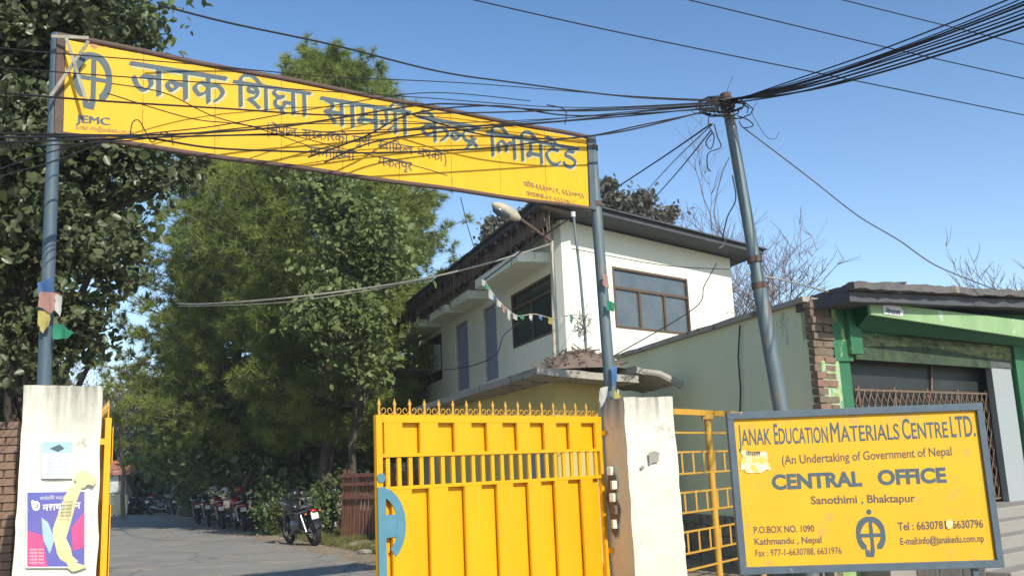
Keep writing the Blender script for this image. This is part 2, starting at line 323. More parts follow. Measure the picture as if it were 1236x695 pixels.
class Board:
    """flat board given by four photo corners at their depths; u,v in metres from the lower left corner"""
    def __init__(s, TL, TR, BR, BL):
        s.P = BL; s.ux = ((BR-BL)+(TR-TL)).normalized(); n = s.ux.cross(((TL-BL)+(TR-BR))).normalized()
        if n.dot(EYE-BL) < 0: n = -n
        s.n = n; s.uy = n.cross(s.ux).normalized()
        if s.uy.z < 0: s.uy = -s.uy
        s.c = [UP_proj(p, BL, n) for p in (TL, TR, BR, BL)]
        s.off = 0
    def uv(s, px, py): q = UP_(px, py, s.P+s.n*s.off, s.n)-s.P; return q.dot(s.ux), q.dot(s.uy)
    def pt(s, u, v, o=0): return s.P+s.ux*u+s.uy*v+s.n*o
def UP_proj(p, P0, n): return p-n*(p-P0).dot(n)
def dev_word(bd, txt, a, b, hpx, nib=.15, parent=None, off=.004, m=None, shadow=None, cell=.004, name='lettering', thin=.28):
    """headline runs between photo points a and b, letters hang hpx pixels"""
    w = sum(DEV[c][0] for c in txt); u0, v0 = bd.uv(*a); u1, v1 = bd.uv(*b); ub, vb = bd.uv(a[0]-hpx*.01, a[1]+hpx)
    H = math.hypot(ub-u0, vb-v0); Lw = math.hypot(u1-u0, v1-v0); sx = Lw/w; ang = math.atan2(v1-v0, u1-u0)
    cv = Canvas(-.3*H, -.5*H, Lw+.3*H, 1.5*H, cell); x = 0; nb = nib*H
    for ch in txt:
        wd, ss = DEV[ch]
        for st in ss: cv.stroke([((x+p[0])*sx, p[1]*H) for p in st], nb, 42, thin, smooth=len(st) > 2)
        x += wd
    cv.stroke([((.46*sx if txt[0] == 'भ' else -.06*H), H), (Lw+.05*H, H)], nb*.9, 60, .4, smooth=False)
    def fm(o):
        def f(X, Y): yy = Y-H; return bd.pt(u0+X*math.cos(ang)-yy*math.sin(ang)*.35, v0+X*math.sin(ang)+yy, o)
        return f
    cv.mesh(fm(off)).build(name, m or M_ink, parent, smooth=False)['kind'] = 'stuff'
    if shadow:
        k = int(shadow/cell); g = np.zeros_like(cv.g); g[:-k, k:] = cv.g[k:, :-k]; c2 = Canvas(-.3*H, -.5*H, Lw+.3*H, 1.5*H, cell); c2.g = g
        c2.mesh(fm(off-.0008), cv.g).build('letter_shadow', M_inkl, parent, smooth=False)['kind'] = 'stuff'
def font2d(txt, bold=0.0):
    c = bpy.data.curves.new('tmp', 'FONT'); c.body = txt; c.size = 1; c.offset = bold; c.resolution_u = 4
    o = bpy.data.objects.new('tmp', c); COL.objects.link(o); dg = bpy.context.evaluated_depsgraph_get(); dg.update()
    me = o.evaluated_get(dg).to_mesh(); vs = [(v.co.x, v.co.y) for v in me.vertices]; fs = [tuple(p.vertices) for p in me.polygons]
    o.evaluated_get(dg).to_mesh_clear(); bpy.data.objects.remove(o); bpy.data.curves.remove(c)
    return vs, fs
def latin(bd, txt, a, b, hpx, bold=.01, parent=None, off=.004, m=None, first=1.0, name='lettering', capref=.70, jit=.0, slant=0):
    """baseline between photo points a and b, capital height hpx pixels"""
    u0, v0 = bd.uv(*a); u1, v1 = bd.uv(*b); ub, vb = bd.uv(a[0], a[1]-hpx); H = math.hypot(ub-u0, vb-v0)
    multi = bold if (bold and 'M' in txt) else 0
    if multi: bold = 0
    vs, fs = font2d(txt, bold); xs = [p[0] for p in vs]; x0, x1 = min(xs), max(xs)
    L_ = math.hypot(u1-u0, v1-v0); sx = L_/(x1-x0); sy = H/capref; c, s_ = (u1-u0)/L_, (v1-v0)/L_
    if first != 1:
        v1s, _ = font2d(txt[0], bold); fx = max(p[0] for p in v1s)+.01
    mb = MB(); out = []
    for (x, y) in vs:
        if first != 1 and x <= fx: y *= first
        y += jit*noise.noise(V((x*2.1, y*2, 3)))
        X = (x-x0)*sx+y*slant*sy; Y = y*sy; out.append(bd.pt(u0+X*c-Y*s_*0, v0+X*s_+Y, off))
    mb.add(out, fs)
    if multi:
        for sgn in (-1, 1): mb.add([p+(bd.ux*sgn*multi*.9*sx)+(bd.uy*sgn*multi*.5*sy)+bd.n*.0002*(2+sgn) for p in out], fs)
    mb.build(name, m or M_ink2, parent, smooth=False)['kind'] = 'stuff'

# ================================================================== GROUND
def sheet(name, pts, z, m, **k):
    mb = MB(); mb.add([(p[0], p[1], z) for p in pts], [tuple(range(len(pts)))]); o = mb.build(name, m, smooth=False)
    if o.data.polygons[0].normal.z < 0: o.data.flip_normals()
    return tag(o, kind='structure')
def groundline(y): pass
sheet('ground', [(-2500, -2500), (2500, -2500), (2500, 2500), (-2500, 2500)], 0, M_dirt)
edge = [G(*p) for p in ((470, 694), (420, 676), (372, 663), (330, 655), (285, 645), (240, 633), (200, 625.5), (165, 621.5), (140, 620.5))]
edge = [V((2.2, 2, 0))]+[V((1.2, 9, 0))]+edge
ed = []
for a, b in zip(edge[:-1], edge[1:]):
    n = max(1, int((b-a).length/.5))
    for i in range(n): p = a.lerp(b, i/n); ed.append(p+V((noise.noise(p*1.3)*.35, noise.noise(p*1.1+V((5, 0, 0)))*.35, 0)) if p.y > 9.5 else p)
ed.append(edge[-1])
road = [(2.2, 2, 0)]+[tuple(p) for p in ed[1:]]+[(-60, 62, 0), (-60, 30, 0), (-17, 30, 0), (-7.5, 12, 0), (-4.6, 7.6, 0), (-5.2, 2, 0)]
sheet('road', road, .004, M_asph)
sheet('street', [(-40, -30), (40, -30), (40, 6.2), (-40, 6.2)], .009, M_asph)

# ================================================================== GATE PILLARS, GATE, BANNER
PD = V((.90, .436, 0)).normalized(); PN = V((-PD.y, PD.x, 0))           # along the front face, and into its depth
def pillar(px0, px1, Y, ztop, depth, label, m=M_plas, flare=(0, 0)):
    P0 = U(px0, hz(px0), Y); P0.z = 0; d = ray(px1, hz(px1)); k = d.x/d.y
    w = (P0.x-k*P0.y)/(k*PD.y-PD.x)
    a, b = P0, P0+PD*w; c = b+PN*depth; e = a+PN*depth
    t = thing('gate_pillar', (a+b+c+e)/4, label, 'pillar', 'white gate pillars')
    mb = MB(); ins = V((0, 0, ztop))
    ups = [ins+PD*.012+PN*.02, ins-PD*.012+PN*.02, ins-PD*.012-PN*.02, ins+PD*.012-PN*.02]
    base = [a-PD*flare[0], b+PD*flare[1], c+PD*flare[1], e-PD*flare[0]]
    n = V(); mb.prism(base, ups)
    o = mb.build('shaft', m, t, smooth=False); rough_mesh(o, .012, 6, 5, ztop)
    return t, a, b, c, e, w
pl, a1, b1, c1, e1, w1 = pillar(20, 121, 7.6, 2.43, .5, 'white plastered gate pillar with posters on it, left of the road')
pr, a2, b2, c2, e2, w2 = pillar(758, 817, 11.0, 2.36, .6, 'chipped white gate pillar beside the yellow gate leaf', flare=(0, .03))

# posters on the left pillar
rm = random.Random(3)
pbd = Board(a1+V((0, 0, 2)), b1+V((0, 0, 2)), b1, a1); pbd.off = .02
def ptch(bd, pts, off, m, name, parent, n=1):
    mb = MB(); P = [bd.pt(*bd.uv(*p), off) for p in pts]; mb.add(P, [tuple(range(len(P)))[::-1]]); o = mb.build(name, m, parent, smooth=False)
    nn = o.data.polygons[0].normal
    if nn.dot(bd.n) < 0: o.data.flip_normals()
    return o
M_ppw = mat('poster_white', (.70, .70, .70), .6, (.62, .62, .64), 8, bump=0); M_ppb = mat('poster_blue', (.06, .11, .38), .45, (.18, .12, .36), 3, .9, 0)
M_ppp = mat('poster_pink', (.62, .05, .16), .45, (.50, .10, .25), 5, .9, 0); M_pyl = mat('old_paper_yellow', (.66, .58, .28), .7, (.58, .52, .30), 6, .9, .1); M_ppl = mat('poster_light_blue', (.22, .42, .62), .45, (.45, .55, .68), 5, .9, 0)
ps = thing('poster', a1+V((0, 0, 1.2)), 'large torn blue and pink poster with a curling yellow strip, on the left pillar', 'poster')
ptch(pbd, [(31, 592), (104, 591), (104, 685), (31, 685)], .020, M_ppw, 'paper', ps)
ptch(pbd, [(33, 594), (102, 593), (102, 683), (33, 683)], .022, M_ppb, 'blue_print', ps)
ptch(pbd, [(33, 640), (52, 646), (57, 683), (33, 683)], .024, M_ppp, 'pink_print', ps)
ptch(pbd, [(86, 637), (102, 616), (102, 660), (88, 664)], .024, M_ppp, 'pink_print', ps)
ptch(pbd, [(50, 624), (58, 630), (66, 650), (60, 668), (52, 650)], .025, M_ppl, 'blue_figure', ps)
latin(pbd, '७', (37, 616), (48, 616), 14, .05, ps, .027, M_ppw)
latin(pbd, 'महाधिवेशन', (51, 616), (97, 613), 8, .03, ps, .027, M_ppw)
latin(pbd, 'सानोठिमी भक्तपुर', (48, 603), (82, 602), 4, .0, ps, .027, M_ppw)
for k in range(5): latin(pbd, 'भक्तपुर नेपाल', (35, 664+k*4), (53, 664+k*4), 2.5, .0, ps, .027, M_ppw)
mb = MB()
cp = [(86, 588, 95, 580), (80, 598, 96, 589), (74, 608, 91, 606), (68, 620, 87, 619), (64, 632, 83, 634), (63, 644, 80, 648), (64, 656, 83, 661), (68, 668, 88, 670), (75, 679, 94, 677), (86, 690, 104, 683)]
vs = []
for i, (x0, y0, x1, y1) in enumerate(cp):
    lift = .024+.006*math.sin(i*1.3)
    for q in range(4): f = q/3; vs.append(pbd.pt(*pbd.uv(x0+(x1-x0)*f+(rm.uniform(-2.6, 2.6) if q in (0, 3) else 0), y0+(y1-y0)*f+rm.uniform(-1, 1)), lift+.008*math.sin(f*PI*.9)*(1+.5*math.sin(i*2.1))))
mb.add(vs, [(i*4+q, i*4+q+1, i*4+q+5, i*4+q+4) for i in range(len(cp)-1) for q in range(3)]); mb.build('torn_strip', M_pyl, ps, smooth=True)
for k in range(5): latin(pbd, 'नेपाल भक्तपुर', (75-k*.6, 607+k*4), (88-k*.6, 606+k*4), 2.4, 0, ps, .075, M_ink2)
ps = thing('poster', a1+V((0, 0, 1.6)), 'small white and blue notice above the large torn poster', 'poster')
ptch(pbd, [(50, 531), (88, 531), (88, 577), (50, 577)], .020, M_ppw, 'paper', ps)
ptch(pbd, [(51, 533), (87, 533), (87, 546), (51, 546)], .022, M_ppl, 'blue_print', ps)
ptch(pbd, [(60, 541), (72, 536), (78, 541), (70, 545)], .024, M_ink, 'dark_print', ps)
for k in range(5): latin(pbd, 'सूचना नेपाल', (56, 555+k*4.6), (83, 555+k*4.6), 2.5, 0, ps, .023, M_ppl)
o = ptch(pbd, [(90, 576), (94, 569), (103, 567), (112, 574), (117, 579), (113, 586), (106, 584), (101, 589), (93, 586)], .03, M_pyl, 'paper_scrap', None)
tag(o, 'crumpled torn scrap of old paper at the right above the large poster', 'paper scrap')
# peeled spots on the right pillar
fbd = Board(a2+V((0, 0, 2)), b2+V((0, 0, 2)), b2, a2); fbd.off = .02
ptch(fbd, [(783, 546), (790, 544), (796, 546), (795, 557), (788, 558), (784, 561)], .022, M_cem, 'chipped_patch', pr)
ptch(fbd, [(774, 561), (779, 563), (776, 566), (773, 565)], .022, M_cem, 'chipped_patch', pr)
sbd = Board(e2+V((0, 0, 2)), a2+V((0, 0, 2)), a2, e2); sbd.off = .02
ptch(sbd, [(735, 565), (741, 570), (743, 600), (748, 615), (744, 650), (738, 640), (736, 618), (732, 600)], .022, M_brk2, 'broken_patch', pr)
for (x, y) in ((738, 568), (742, 585), (741, 600), (744, 615), (743, 632)):
    p = sbd.pt(*sbd.uv(x, y), .03); MB().box(p, (.07, .07, .10), Matrix.Rotation(rm.uniform(0, 1), 3, 'Z')).build('cement_lump', M_plas if y != 615 else M_brk2, pr, bevel=.01)

# --- gate leaf (local frame: x from hinge to free end, y = front side negative)
H = U(727.5, 562, 11.45); H.z = 0; Fq = U(453.5, 575, 9.2); Fq.z = 0
LG = (Fq-H).length; gz = math.atan2(Fq.y-H.y, Fq.x-H.x)
ZT = 2.17
gate = thing('gate_leaf', (0, 0, 0), 'closed yellow sheet metal gate leaf with spear points and half a blue emblem', 'gate', 'leaves of the yellow entrance gate')
def gb(x0, x1, z0, z1, y0=-.025, y1=.025): return MB().prism([(x0, y0, z0), (x1, y0, z0), (x1, y1, z0), (x0, y1, z0)], (0, 0, z1-z0))
# front of the leaf faces +y in the local frame (leaf turned about its hinge), so proud pieces use +y
for nm, x0, x1 in (('hinge_stile', 0, .06), ('free_stile', LG-.07, LG)): gb(x0, x1, .12, ZT).build(nm, M_yel, gate, bevel=.004)
RZ = [(ZT-.075, ZT+.003), (1.765, 1.80), (1.455, 1.49), (.15, .22)]
for z0, z1 in RZ: gb(.06, LG-.07, z0, z1, -.022, .028).build('rail', M_yel, gate, bevel=.004)
gb(.06, LG-.07, 1.80, ZT-.075, -.045, -.038).build('back_sheet', M_yel, gate)
gb(.06, LG-.07, .22, 1.455, -.045, -.038).build('back_sheet', M_yel, gate)
fr = lambda f: LG*(1-f)
for i in range(8):
    s0 = [.028, .162, .299, .437, .572, .700, .826, .962][i]; s1 = [.094, .232, .369, .505, .632, .760, .887, .985][i]
    gb(fr(s1), fr(s0), 1.80, ZT-.075, -.005, .026).build('raised_panel', M_yel, gate)
    s0 = [.052, .192, .333, .471, .612, .740, .872][min(i, 6)]; s1 = [.124, .265, .403, .542, .672, .805, .932][min(i, 6)]
    if i < 7: gb(fr(s1), fr(s0), .22, 1.455, -.005, .026).build('raised_panel', M_yel, gate)
nb = 23
barm = gb(-.022, .022, 1.49, 1.765, -.012, .012).build('bar', M_yel, gate); barm.location.x = .0
for i in range(nb):
    x = .06+(LG-.13)*(i+.5)/nb
    if i == 0: barm.location.x = x
    else: share('bar', barm.data, gate, (x, 0, 0))
sp = MB(); sp.prism([(-.011, -.006, ZT), (.011, -.006, ZT), (.011, .006, ZT), (-.011, .006, ZT)], (0, 0, .10))
sp.add([(-.02, -.007, ZT+.10), (.02, -.007, ZT+.10), (.02, .007, ZT+.10), (-.02, .007, ZT+.10), (0, 0, ZT+.165), (-.008, 0, ZT+.08), (.008, 0, ZT+.08)], [(0, 1, 4), (1, 2, 4), (2, 3, 4), (3, 0, 4), (3, 2, 1, 0)])
spo = sp.build('spear', M_yel2, gate, smooth=False)
sc = MB(); spi = []
for k in range(18): a = k/17*PI*2.1; r = .042*(1-k/26); spi.append((.055+r*math.cos(a+PI), 0, ZT+.045+r*math.sin(a+PI)*1.0))
sc.tube([(.012, 0, ZT+.004)]+spi, .005, 5); sc.tube([(p[0]*-1+.19, 0, p[2]) for p in [(.012, 0, ZT+.004)]+spi], .005, 5)
sco = sc.build('scroll', M_yel2, gate)
ns = 18; dx = (LG-.1)/(ns-1)
for i in range(ns):
    x = .05+dx*i
    if i == 0: spo.location.x = x; sco.location.x = x-.0
    else:
        share('spear', spo.data, gate, (x, 0, 0))
        if i < ns-1: share('scroll', sco.data, gate, (x, 0, 0))
# half emblem on the free end: D shape with a bar (light blue plate)
em = MB(); cxm, czm = LG-.02, 1.13
def arc(rx, rz, a0, a1, n=16): return [(cxm-rx*math.sin(a0+(a1-a0)*k/n), czm+rz*math.cos(a0+(a1-a0)*k/n)) for k in range(n+1)]
oa, ia = arc(.30, .36, 0, PI*.80), arc(.20, .27, 0, PI*.80)
vs = [(x, .034, z) for x, z in oa]+[(x, .034, z) for x, z in ia]+[(x, .029, z) for x, z in oa]+[(x, .029, z) for x, z in ia]; n = len(oa)
em.add(vs, [f for k in range(n-1) for f in ((k, k+1, n+k+1, n+k), (2*n+k, 3*n+k, 3*n+k+1, 2*n+k+1), (k, 2*n+k, 2*n+k+1, k+1), (n+k, n+k+1, 3*n+k+1, 3*n+k))]+[(0, n, 3*n, 2*n), (n-1, 3*n-1, 4*n-1, 2*n-1)])
em.prism([(LG-.215, .031, 1.02), (LG-.07, .031, 1.02), (LG-.07, .037, 1.02), (LG-.215, .037, 1.02)], (0, 0, .21))
em.prism([(LG-.085, .030, .15), (LG+.004, .030, .15), (LG+.004, .038, .15), (LG-.085, .038, .15)], (0, 0, 1.34))
em.tube([(LG-.04, .028, 1.575), (LG-.04, .038, 1.575)], .045, 14)
em.build('emblem', M_blue, gate, smooth=False)
gb(.0, .02, 1.95, 2.0, .02, .09).build('hinge', M_yel, gate); gb(.0, .02, .6, .66, .02, .09).build('hinge', M_yel, gate)
gate.location = H; gate.rotation_euler = (0, 0, gz)
if (Matrix.Rotation(gz, 3, 'Z') @ V((0, 1, 0))).dot(EYE-H) < 0: gate.scale.y = -1
g2 = copy_tree(gate); hl = b1+PD*.05+PN*.12; d2 = ray(118, 592); g2.location = (hl.x, hl.y, 0)
g2.rotation_euler = (0, 0, math.atan2(d2.y, d2.x)+.055); tag(g2, 'open yellow gate leaf seen edge on behind the left pillar')

# --- banner poles
YL, YR = 7.85, 11.45
def pole(pts, r, m, label, name='steel_pole', cat='pole', n=14, extra=None):
    t = thing(name, pts[0], label, cat); MB().tube(pts, r, n).build('shaft', m, t); return t
lb, lt = U(53, 468, YL), U(69.5, 42, YL)
plp = pole([lb-V((0, 0, .3)), lb, lt], [.055, .055, .052], M_polel, 'tall blue steel pole rising from the left pillar to the banner')
rb, rt = U(738, 487, YR), U(713, 165, YR)
prp = pole([rb-V((0, 0, .3)), rb, rb.lerp(rt, .5), rt], [.072, .072, .068, .064], M_pole, 'grey blue steel pole rising from the right pillar to the banner')
for y in (180, 250): 
    f = (487-y)/322; p = rb.lerp(rt, f); MB().tube([p-V((0, 0, .03)), p+V((0, 0, .03))], .08, 14).build('clamp', M_rust, prp)
# --- banner board
TL, TR, BR, BL = U(79, 48, YL-.02), U(708, 168, YR-.1), U(711, 250, YR-.1), U(76, 160, YL-.02)
bn = Board(TL, TR, BR, BL); bt = thing('banner_sign', (TL+BR)/2, 'long yellow entrance banner in blue Devanagari lettering hung between two poles', 'sign')
q = [bn.pt(*bn.uv(*p)) for p in ((79, 48), (708, 168), (711, 250), (76, 160))]
# sheet split in riveted panels with thin joints
NP = 9
def qm(f, g, o): top = q[0].lerp(q[1], f); bot = q[3].lerp(q[2], f); return bot.lerp(top, g)+bn.n*o
for i in range(NP):
    f0, f1 = i/NP+.0004, (i+1)/NP-.0004; d = .001*(i % 2)
    MB().prism([qm(f0, 0, -.012-d), qm(f1, 0, -.012-d), qm(f1, 1, -.012-d), qm(f0, 1, -.012-d)], bn.n*.012).build('sheet_panel', M_ban, bt)
fr_ = MB()
def pipe(a, b, r, nm, m=M_rust): MB().tube([a, b], r, 10).build(nm, m, bt)
for g, nm in ((1.035, 'top_pipe'), (-.022, 'bottom_pipe')):
    pts = [qm(-.01+1.02*k/24, g, -.0)+V((0, 0, .006*math.sin(k*.9)+.012*(math.sin(PI*k/24)) * (-.3 if g < 0 else -.6))) for k in range(25)]
    MB().tube(pts, .025, 10).build(nm, M_rust, bt)
MB().prism([qm(-.012, -.02, -.05), qm(-.001, -.02, -.05), qm(-.001, 1.02, -.05), qm(-.012, 1.02, -.05)], bn.n*.07).build('end_plate', M_rust, bt)
MB().prism([qm(1.001, -.03, -.05), qm(1.017, -.03, -.05), qm(1.017, 1.06, -.05), qm(1.001, 1.06, -.05)], bn.n*.07).build('end_plate', M_frm, bt)
for g in (.25, .5, .75): pipe(qm(0, g, -.05), qm(1, g, -.05), .016, 'back_rail')
for p0, p1 in (((60, 118), (107, 50)), ((80, 46), (103, 118)), ((62, 44), (107, 46))):
    a, b = U(*p0, YL-.16), U(*p1, YL-.1); MB().bar(a, b, .028, .010, side=bn.uy).build('brace', mat('dirty_flat_bar', (.36, .34, .27), .7, (.2, .18, .14), 12), bt)
# heading
for w_, a, b, h in (('जनक', (160, 77), (271, 95), 33), ('िशXा', (284, 99), (373, 113), 28.5), ('सामगRी', (389, 119), (494, 136), 28.5), ('कKNदR', (506, 141), (578, 154), 26), ('िलिमटेड', (589, 160), (697, 180), 26.5)):
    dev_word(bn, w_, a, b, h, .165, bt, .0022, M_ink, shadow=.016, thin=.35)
for w_, a, b in (('नेपाल', (327, 151), (358, 156)), ('सरकारको', (365, 156.5), (420, 163)), ('पूण', (426, 164.5), (447, 167)), ('VवािमTव', (456, 170), (498, 177.5)), ('भएको', (504, 179), (534, 185)), ('सानोिठमी', (372, 177.5), (428, 184)), ('भकतपुर', (456, 189), (497, 197))):
    dev_word(bn, w_, a, b, 9.5 if a[0] > 340 else 10, .13, bt, .0022, M_ink2, cell=.003, thin=.5)
latin(bn, '(', (322, 161), (325, 162), 13, .02, bt, .0022, M_ink2); latin(bn, ')', (536, 197), (539, 198), 12, .02, bt, .0022, M_ink2)
latin(bn, 'फोन-६६३०७८१, ६६३०७९६', (632, 225), (705, 240), 6.5, .012, bt, .0022, M_ink2)
latin(bn, 'फयाकस-०१-६६३०७८८', (635, 236), (694, 247.5), 5.5, .008, bt, .0022, M_ink2)
latin(bn, 'JEMC', (92, 147.5), (132, 151.5), 9, .05, bt, .0022, M_ink)
latin(bn, 'E-mail: info@janakedu.com.np', (92, 156), (160, 162.5), 5.5, .004, bt, .0022, M_ink2)
def emblem(bd, cx, cy, rx, ry, th, parent, off, m, sk=0, dotm=None, dot=True, cell=.004, top=None, tail=1.0):
    """ring open at the bottom, crossbar, and a J stem with a hook; photo pixels"""
    u0, v0 = bd.uv(cx, cy); uu, _ = bd.uv(cx+rx, cy); _, vv = bd.uv(cx, cy-ry); A = uu-u0; B = vv-v0; T = th*A
    cv = Canvas(-1.5*A, -1.7*B, 1.5*A, 1.7*B, cell)
    ar = lambda a0, a1, rx_, ry_: [(rx_*math.sin(a0+(a1-a0)*k/24), ry_*math.cos(a0+(a1-a0)*k/24)) for k in range(25)]
    for s_ in (1, -1): cv.stroke([(p[0]*s_, p[1]) for p in ar(0, PI*.80, A*.86, B*.90)], T, 0, 1, smooth=False)
    cv.stroke([(-A*.85, -.05*B), (A*.85, -.05*B)], T*.8, 0, 1, smooth=False)
    cv.stroke([(.04*A, B*.85), (.04*A, -B*.85), (-.05*A, -B*1.18), (-.32*A, -B*1.15), (-.36*A, -.98*B)], T*.9, 0, 1, smooth=False)
    tl = sk
    f = lambda X, Y: bd.pt(u0+X, v0+Y+X*tl, off)
    cv.mesh(f).build('emblem', m, parent, smooth=False)['kind'] = 'stuff'
    if dot:
        cd = Canvas(-A, B, A, 1.8*B, cell); k = np.linspace(0, 2*PI, 60)
        for r in np.linspace(0, T*.62, 14): cd.dab(r*np.cos(k)+.02*A, 1.30*B+r*np.sin(k))
        cd.mesh(f).build('emblem_dot', dotm or m, parent, smooth=False)
emblem(bn, 112, 94, 23, 30, .28, bt, .0022, M_ink, sk=.0, dotm=M_inkred)

# ================================================================== OFFICE SIGN
YS = 8.6
sg = Board(U(876, 498, YS), U(1184, 486, YS+.1), U(1211, 684, YS+.1), U(893, 693, YS)); YSs = YS
st = thing('office_sign', (U(1040, 690, YS).x, YS, 0), 'yellow office sign board with slate frame standing before the fence and shop', 'sign')
cs = [sg.pt(*sg.uv(*p)) for p in ((876, 498), (1184, 486), (1211, 684), (893, 693))]
sq = lambda f, g, o: cs[3].lerp(cs[2], f).lerp(cs[0].lerp(cs[1], f), g)+sg.n*o
MB().prism([sq(.01, .01, -.02), sq(.99, .01, -.02), sq(.99, .99, -.02), sq(.01, .99, -.02)], sg.n*.02).build('board', M_sgn, st)
for (f0, g0, f1, g1), o in zip(((0, .955, 1, 1), (0, 0, 1, .045), (0, .045, .026, .955), (.974, .045, 1, .955)), (.032, .032, .030, .030)):
    r = MB().prism([sq(f0, g0, -.03), sq(f1, g0, -.03), sq(f1, g1, -.03), sq(f0, g1, -.03)], sg.n*(.03+o)).build('frame_rail', M_frm, st, bevel=.004)
cvl = .003
for w_, x0, x1, y0, y1 in (('JANAK', 891.5, 931, 537, 535.6), ('EDUCATION', 935, 1000, 535.5, 533.6), ('MATERIALS', 1003.5, 1086, 533.4, 529.7), ('CENTRE', 1090, 1145, 529.4, 527.4), ('LTD.', 1148.5, 1178, 527.2, 526)):
    latin(sg, w_, (x0, y0), (x1, y1), 19 if w_ != 'LTD.' else 25, .014, st, .002, M_ink, first=1.28 if w_ != 'LTD.' else 1.0, jit=.012)
latin(sg, '(An Undertaking of Government of Nepal', (944, 560), (1149, 549), 10.5, .012, st, .002, M_ink2, jit=.02)
latin(sg, 'CENTRAL', (932, 590), (1041, 585.5), 17, .045, st, .002, M_ink, jit=.012); latin(sg, 'OFFICE', (1060, 584.5), (1143, 581), 17, .045, st, .002, M_ink, jit=.012)
latin(sg, 'Sanothimi , Bhaktapur', (979, 608), (1105, 605), 9.5, .022, st, .002, M_ink2, jit=.02)
latin(sg, 'P.O.BOX NO. 1090', (910, 643), (983, 641), 8, .022, st, .002, M_ink2, jit=.02)
latin(sg, 'Kathmandu , Nepal', (911, 657), (992, 654.5), 8, .018, st, .002, M_ink2, jit=.02)
latin(sg, 'Fax : 977-1-6630788, 6631976', (912, 671), (1016, 667.5), 8, .012, st, .002, M_ink2, jit=.02)
latin(sg, 'Tel : 6630781, 6630796', (1084, 639.5), (1187, 636), 9.5, .022, st, .002, M_ink2, jit=.02)
latin(sg, 'E-mail:info@janakedu.com.np', (1087, 657), (1188, 653), 8.5, .018, st, .002, M_ink2, jit=.02)
emblem(sg, 1051, 644.5, 17.5, 21, .27, st, .002, M_ink, cell=.003)
M_stk = mat('torn_sticker_paper', (.70, .68, .52), .8, (.75, .50, .10), 16, .22, 0)
pts = []
for k in range(26):
    a = 2*PI*k/26; r = 1+.12*math.sin(5*a)+.10*rm.uniform(-1, 1); sx_ = abs(math.cos(a))**.5*math.copysign(1, math.cos(a)); sy_ = abs(math.sin(a))**.5*math.copysign(1, math.sin(a))
    pts.append((911+17*sx_*r, 557+13*sy_*r))
ptch(sg, pts, .007, M_stk, 'torn_sticker', st)
latin(sg, 'नेपाल', (900, 550), (918, 549), 5, .03, st, .009, M_ink2)
ptch(sg, [(1142, 627), (1147, 626), (1150, 630), (1149, 636), (1144, 638), (1141, 633)], .010, M_stk, 'paint_scar', st)
for x in (930, 1165):
    p = U(x, 600, YS+.12); MB().bar((p.x, p.y, 0), (p.x, p.y, 1.9), .05).build('leg', M_frm, st)

# ================================================================== ELECTRIC POLE
EY = 12.0
eb, et = U(944, 500, EY), U(877, 122, EY); down = (et-eb).normalized(); e0 = eb-down*(eb.z/down.z)
ep = thing('utility_pole', e0, 'leaning grey steel utility pole carrying the cable bundle, behind the office sign', 'pole')
MB().tube([e0, eb, e0.lerp(et, .62), e0.lerp(et, .63), et], [.105, .098, .092, .078, .070], 16).build('shaft', M_pole, ep)
MB().tube([et-down*.02, et+down*.10], .075, 14).build('cap', M_rust, ep)
for f in (.60, .655, .99): p = e0.lerp(et, f); MB().tube([p-down*.04, p+down*.04], .10, 14).build('clamp', M_rust, ep)

# ================================================================== YELLOW FENCE
fd = V((.595, .803, 0)); F0 = b2+V((.03, .25, 0)); FN = V((-fd.y, fd.x, 0))
fe = thing('railing_fence', F0, 'yellow steel rail fence between the right pillar and the shop wall', 'fence')
def fz(y, px=838): p = UP_(px, y, F0, FN); return p.z
FLn = 2.75
for y, t_ in ((497.5, .07), (522, .022), (545, .022), (570.5, .022), (593, .022), (617, .022), (640, .022), (666, .022), (686, .022)):
    z = fz(y); MB().bar(F0+V((0, 0, z)), F0+fd*FLn+V((0, 0, z)), t_, .04 if t_ > .05 else .022).build('rail', M_yel2, fe)
for px in (858, ):
    for s_ in (0, 1.35):
        p = UP_(px, 560, F0, FN); p.z = 0; p += fd*s_; MB().tube([p, p+V((0, 0, fz(500)))], .042, 12).build('post', M_yel2, fe)
        MB().box(p+V((0, 0, fz(500)-.03)), (.13, .13, .05)).build('post_cap', M_yel2, fe)
for (ya, yb) in ((545, 570.5), (593, 617), (640, 666)):
    for k in range(9):
        s_ = .16+k*.30; z0, z1 = fz(yb), fz(ya)
        MB().bar(F0+fd*s_+V((0, 0, z0)), F0+fd*s_+V((0, 0, z1)), .02).build('picket', M_yel2, fe)

# ================================================================== SHOP
SC = U(997, hz(997), 12.6); SC.z = 0; wd = (ray(300, hz(300))); wd.z = 0; wd.normalize()
sd = ray(2070, hz(2070)); sd.z = 0; sd.normalize()
def nrm(d, P): n = V((-d.y, d.x, 0)).normalized(); return n if n.dot(EYE-P) > 0 else -n
wN, sN = nrm(wd, SC), nrm(sd, SC)
def onW(px, py, o=0): return UP_(px, py, SC+wN*o, wN)
def onS(px, py, o=0): return UP_(px, py, SC+sN*o, sN)
sh = thing('shop_building', SC, 'single storey shop with pale green side wall, green shutter box and rusty grille', 'building')
ts, zs_, = (onS(1290, 500)-SC).dot(sd), 0
def Sp(s, z, o=0): return SC+sd*s+V((0, 0, z))+(sN*o if o > 0 else wd*(-o))
def su(px, py, o=0): p = onS(px, py, o)-SC; return p.dot(sd), p.z
zc = onW(985, 361).z; zb = onW(752, 431).z
wl = (onW(744, 432)-SC).dot(wd)
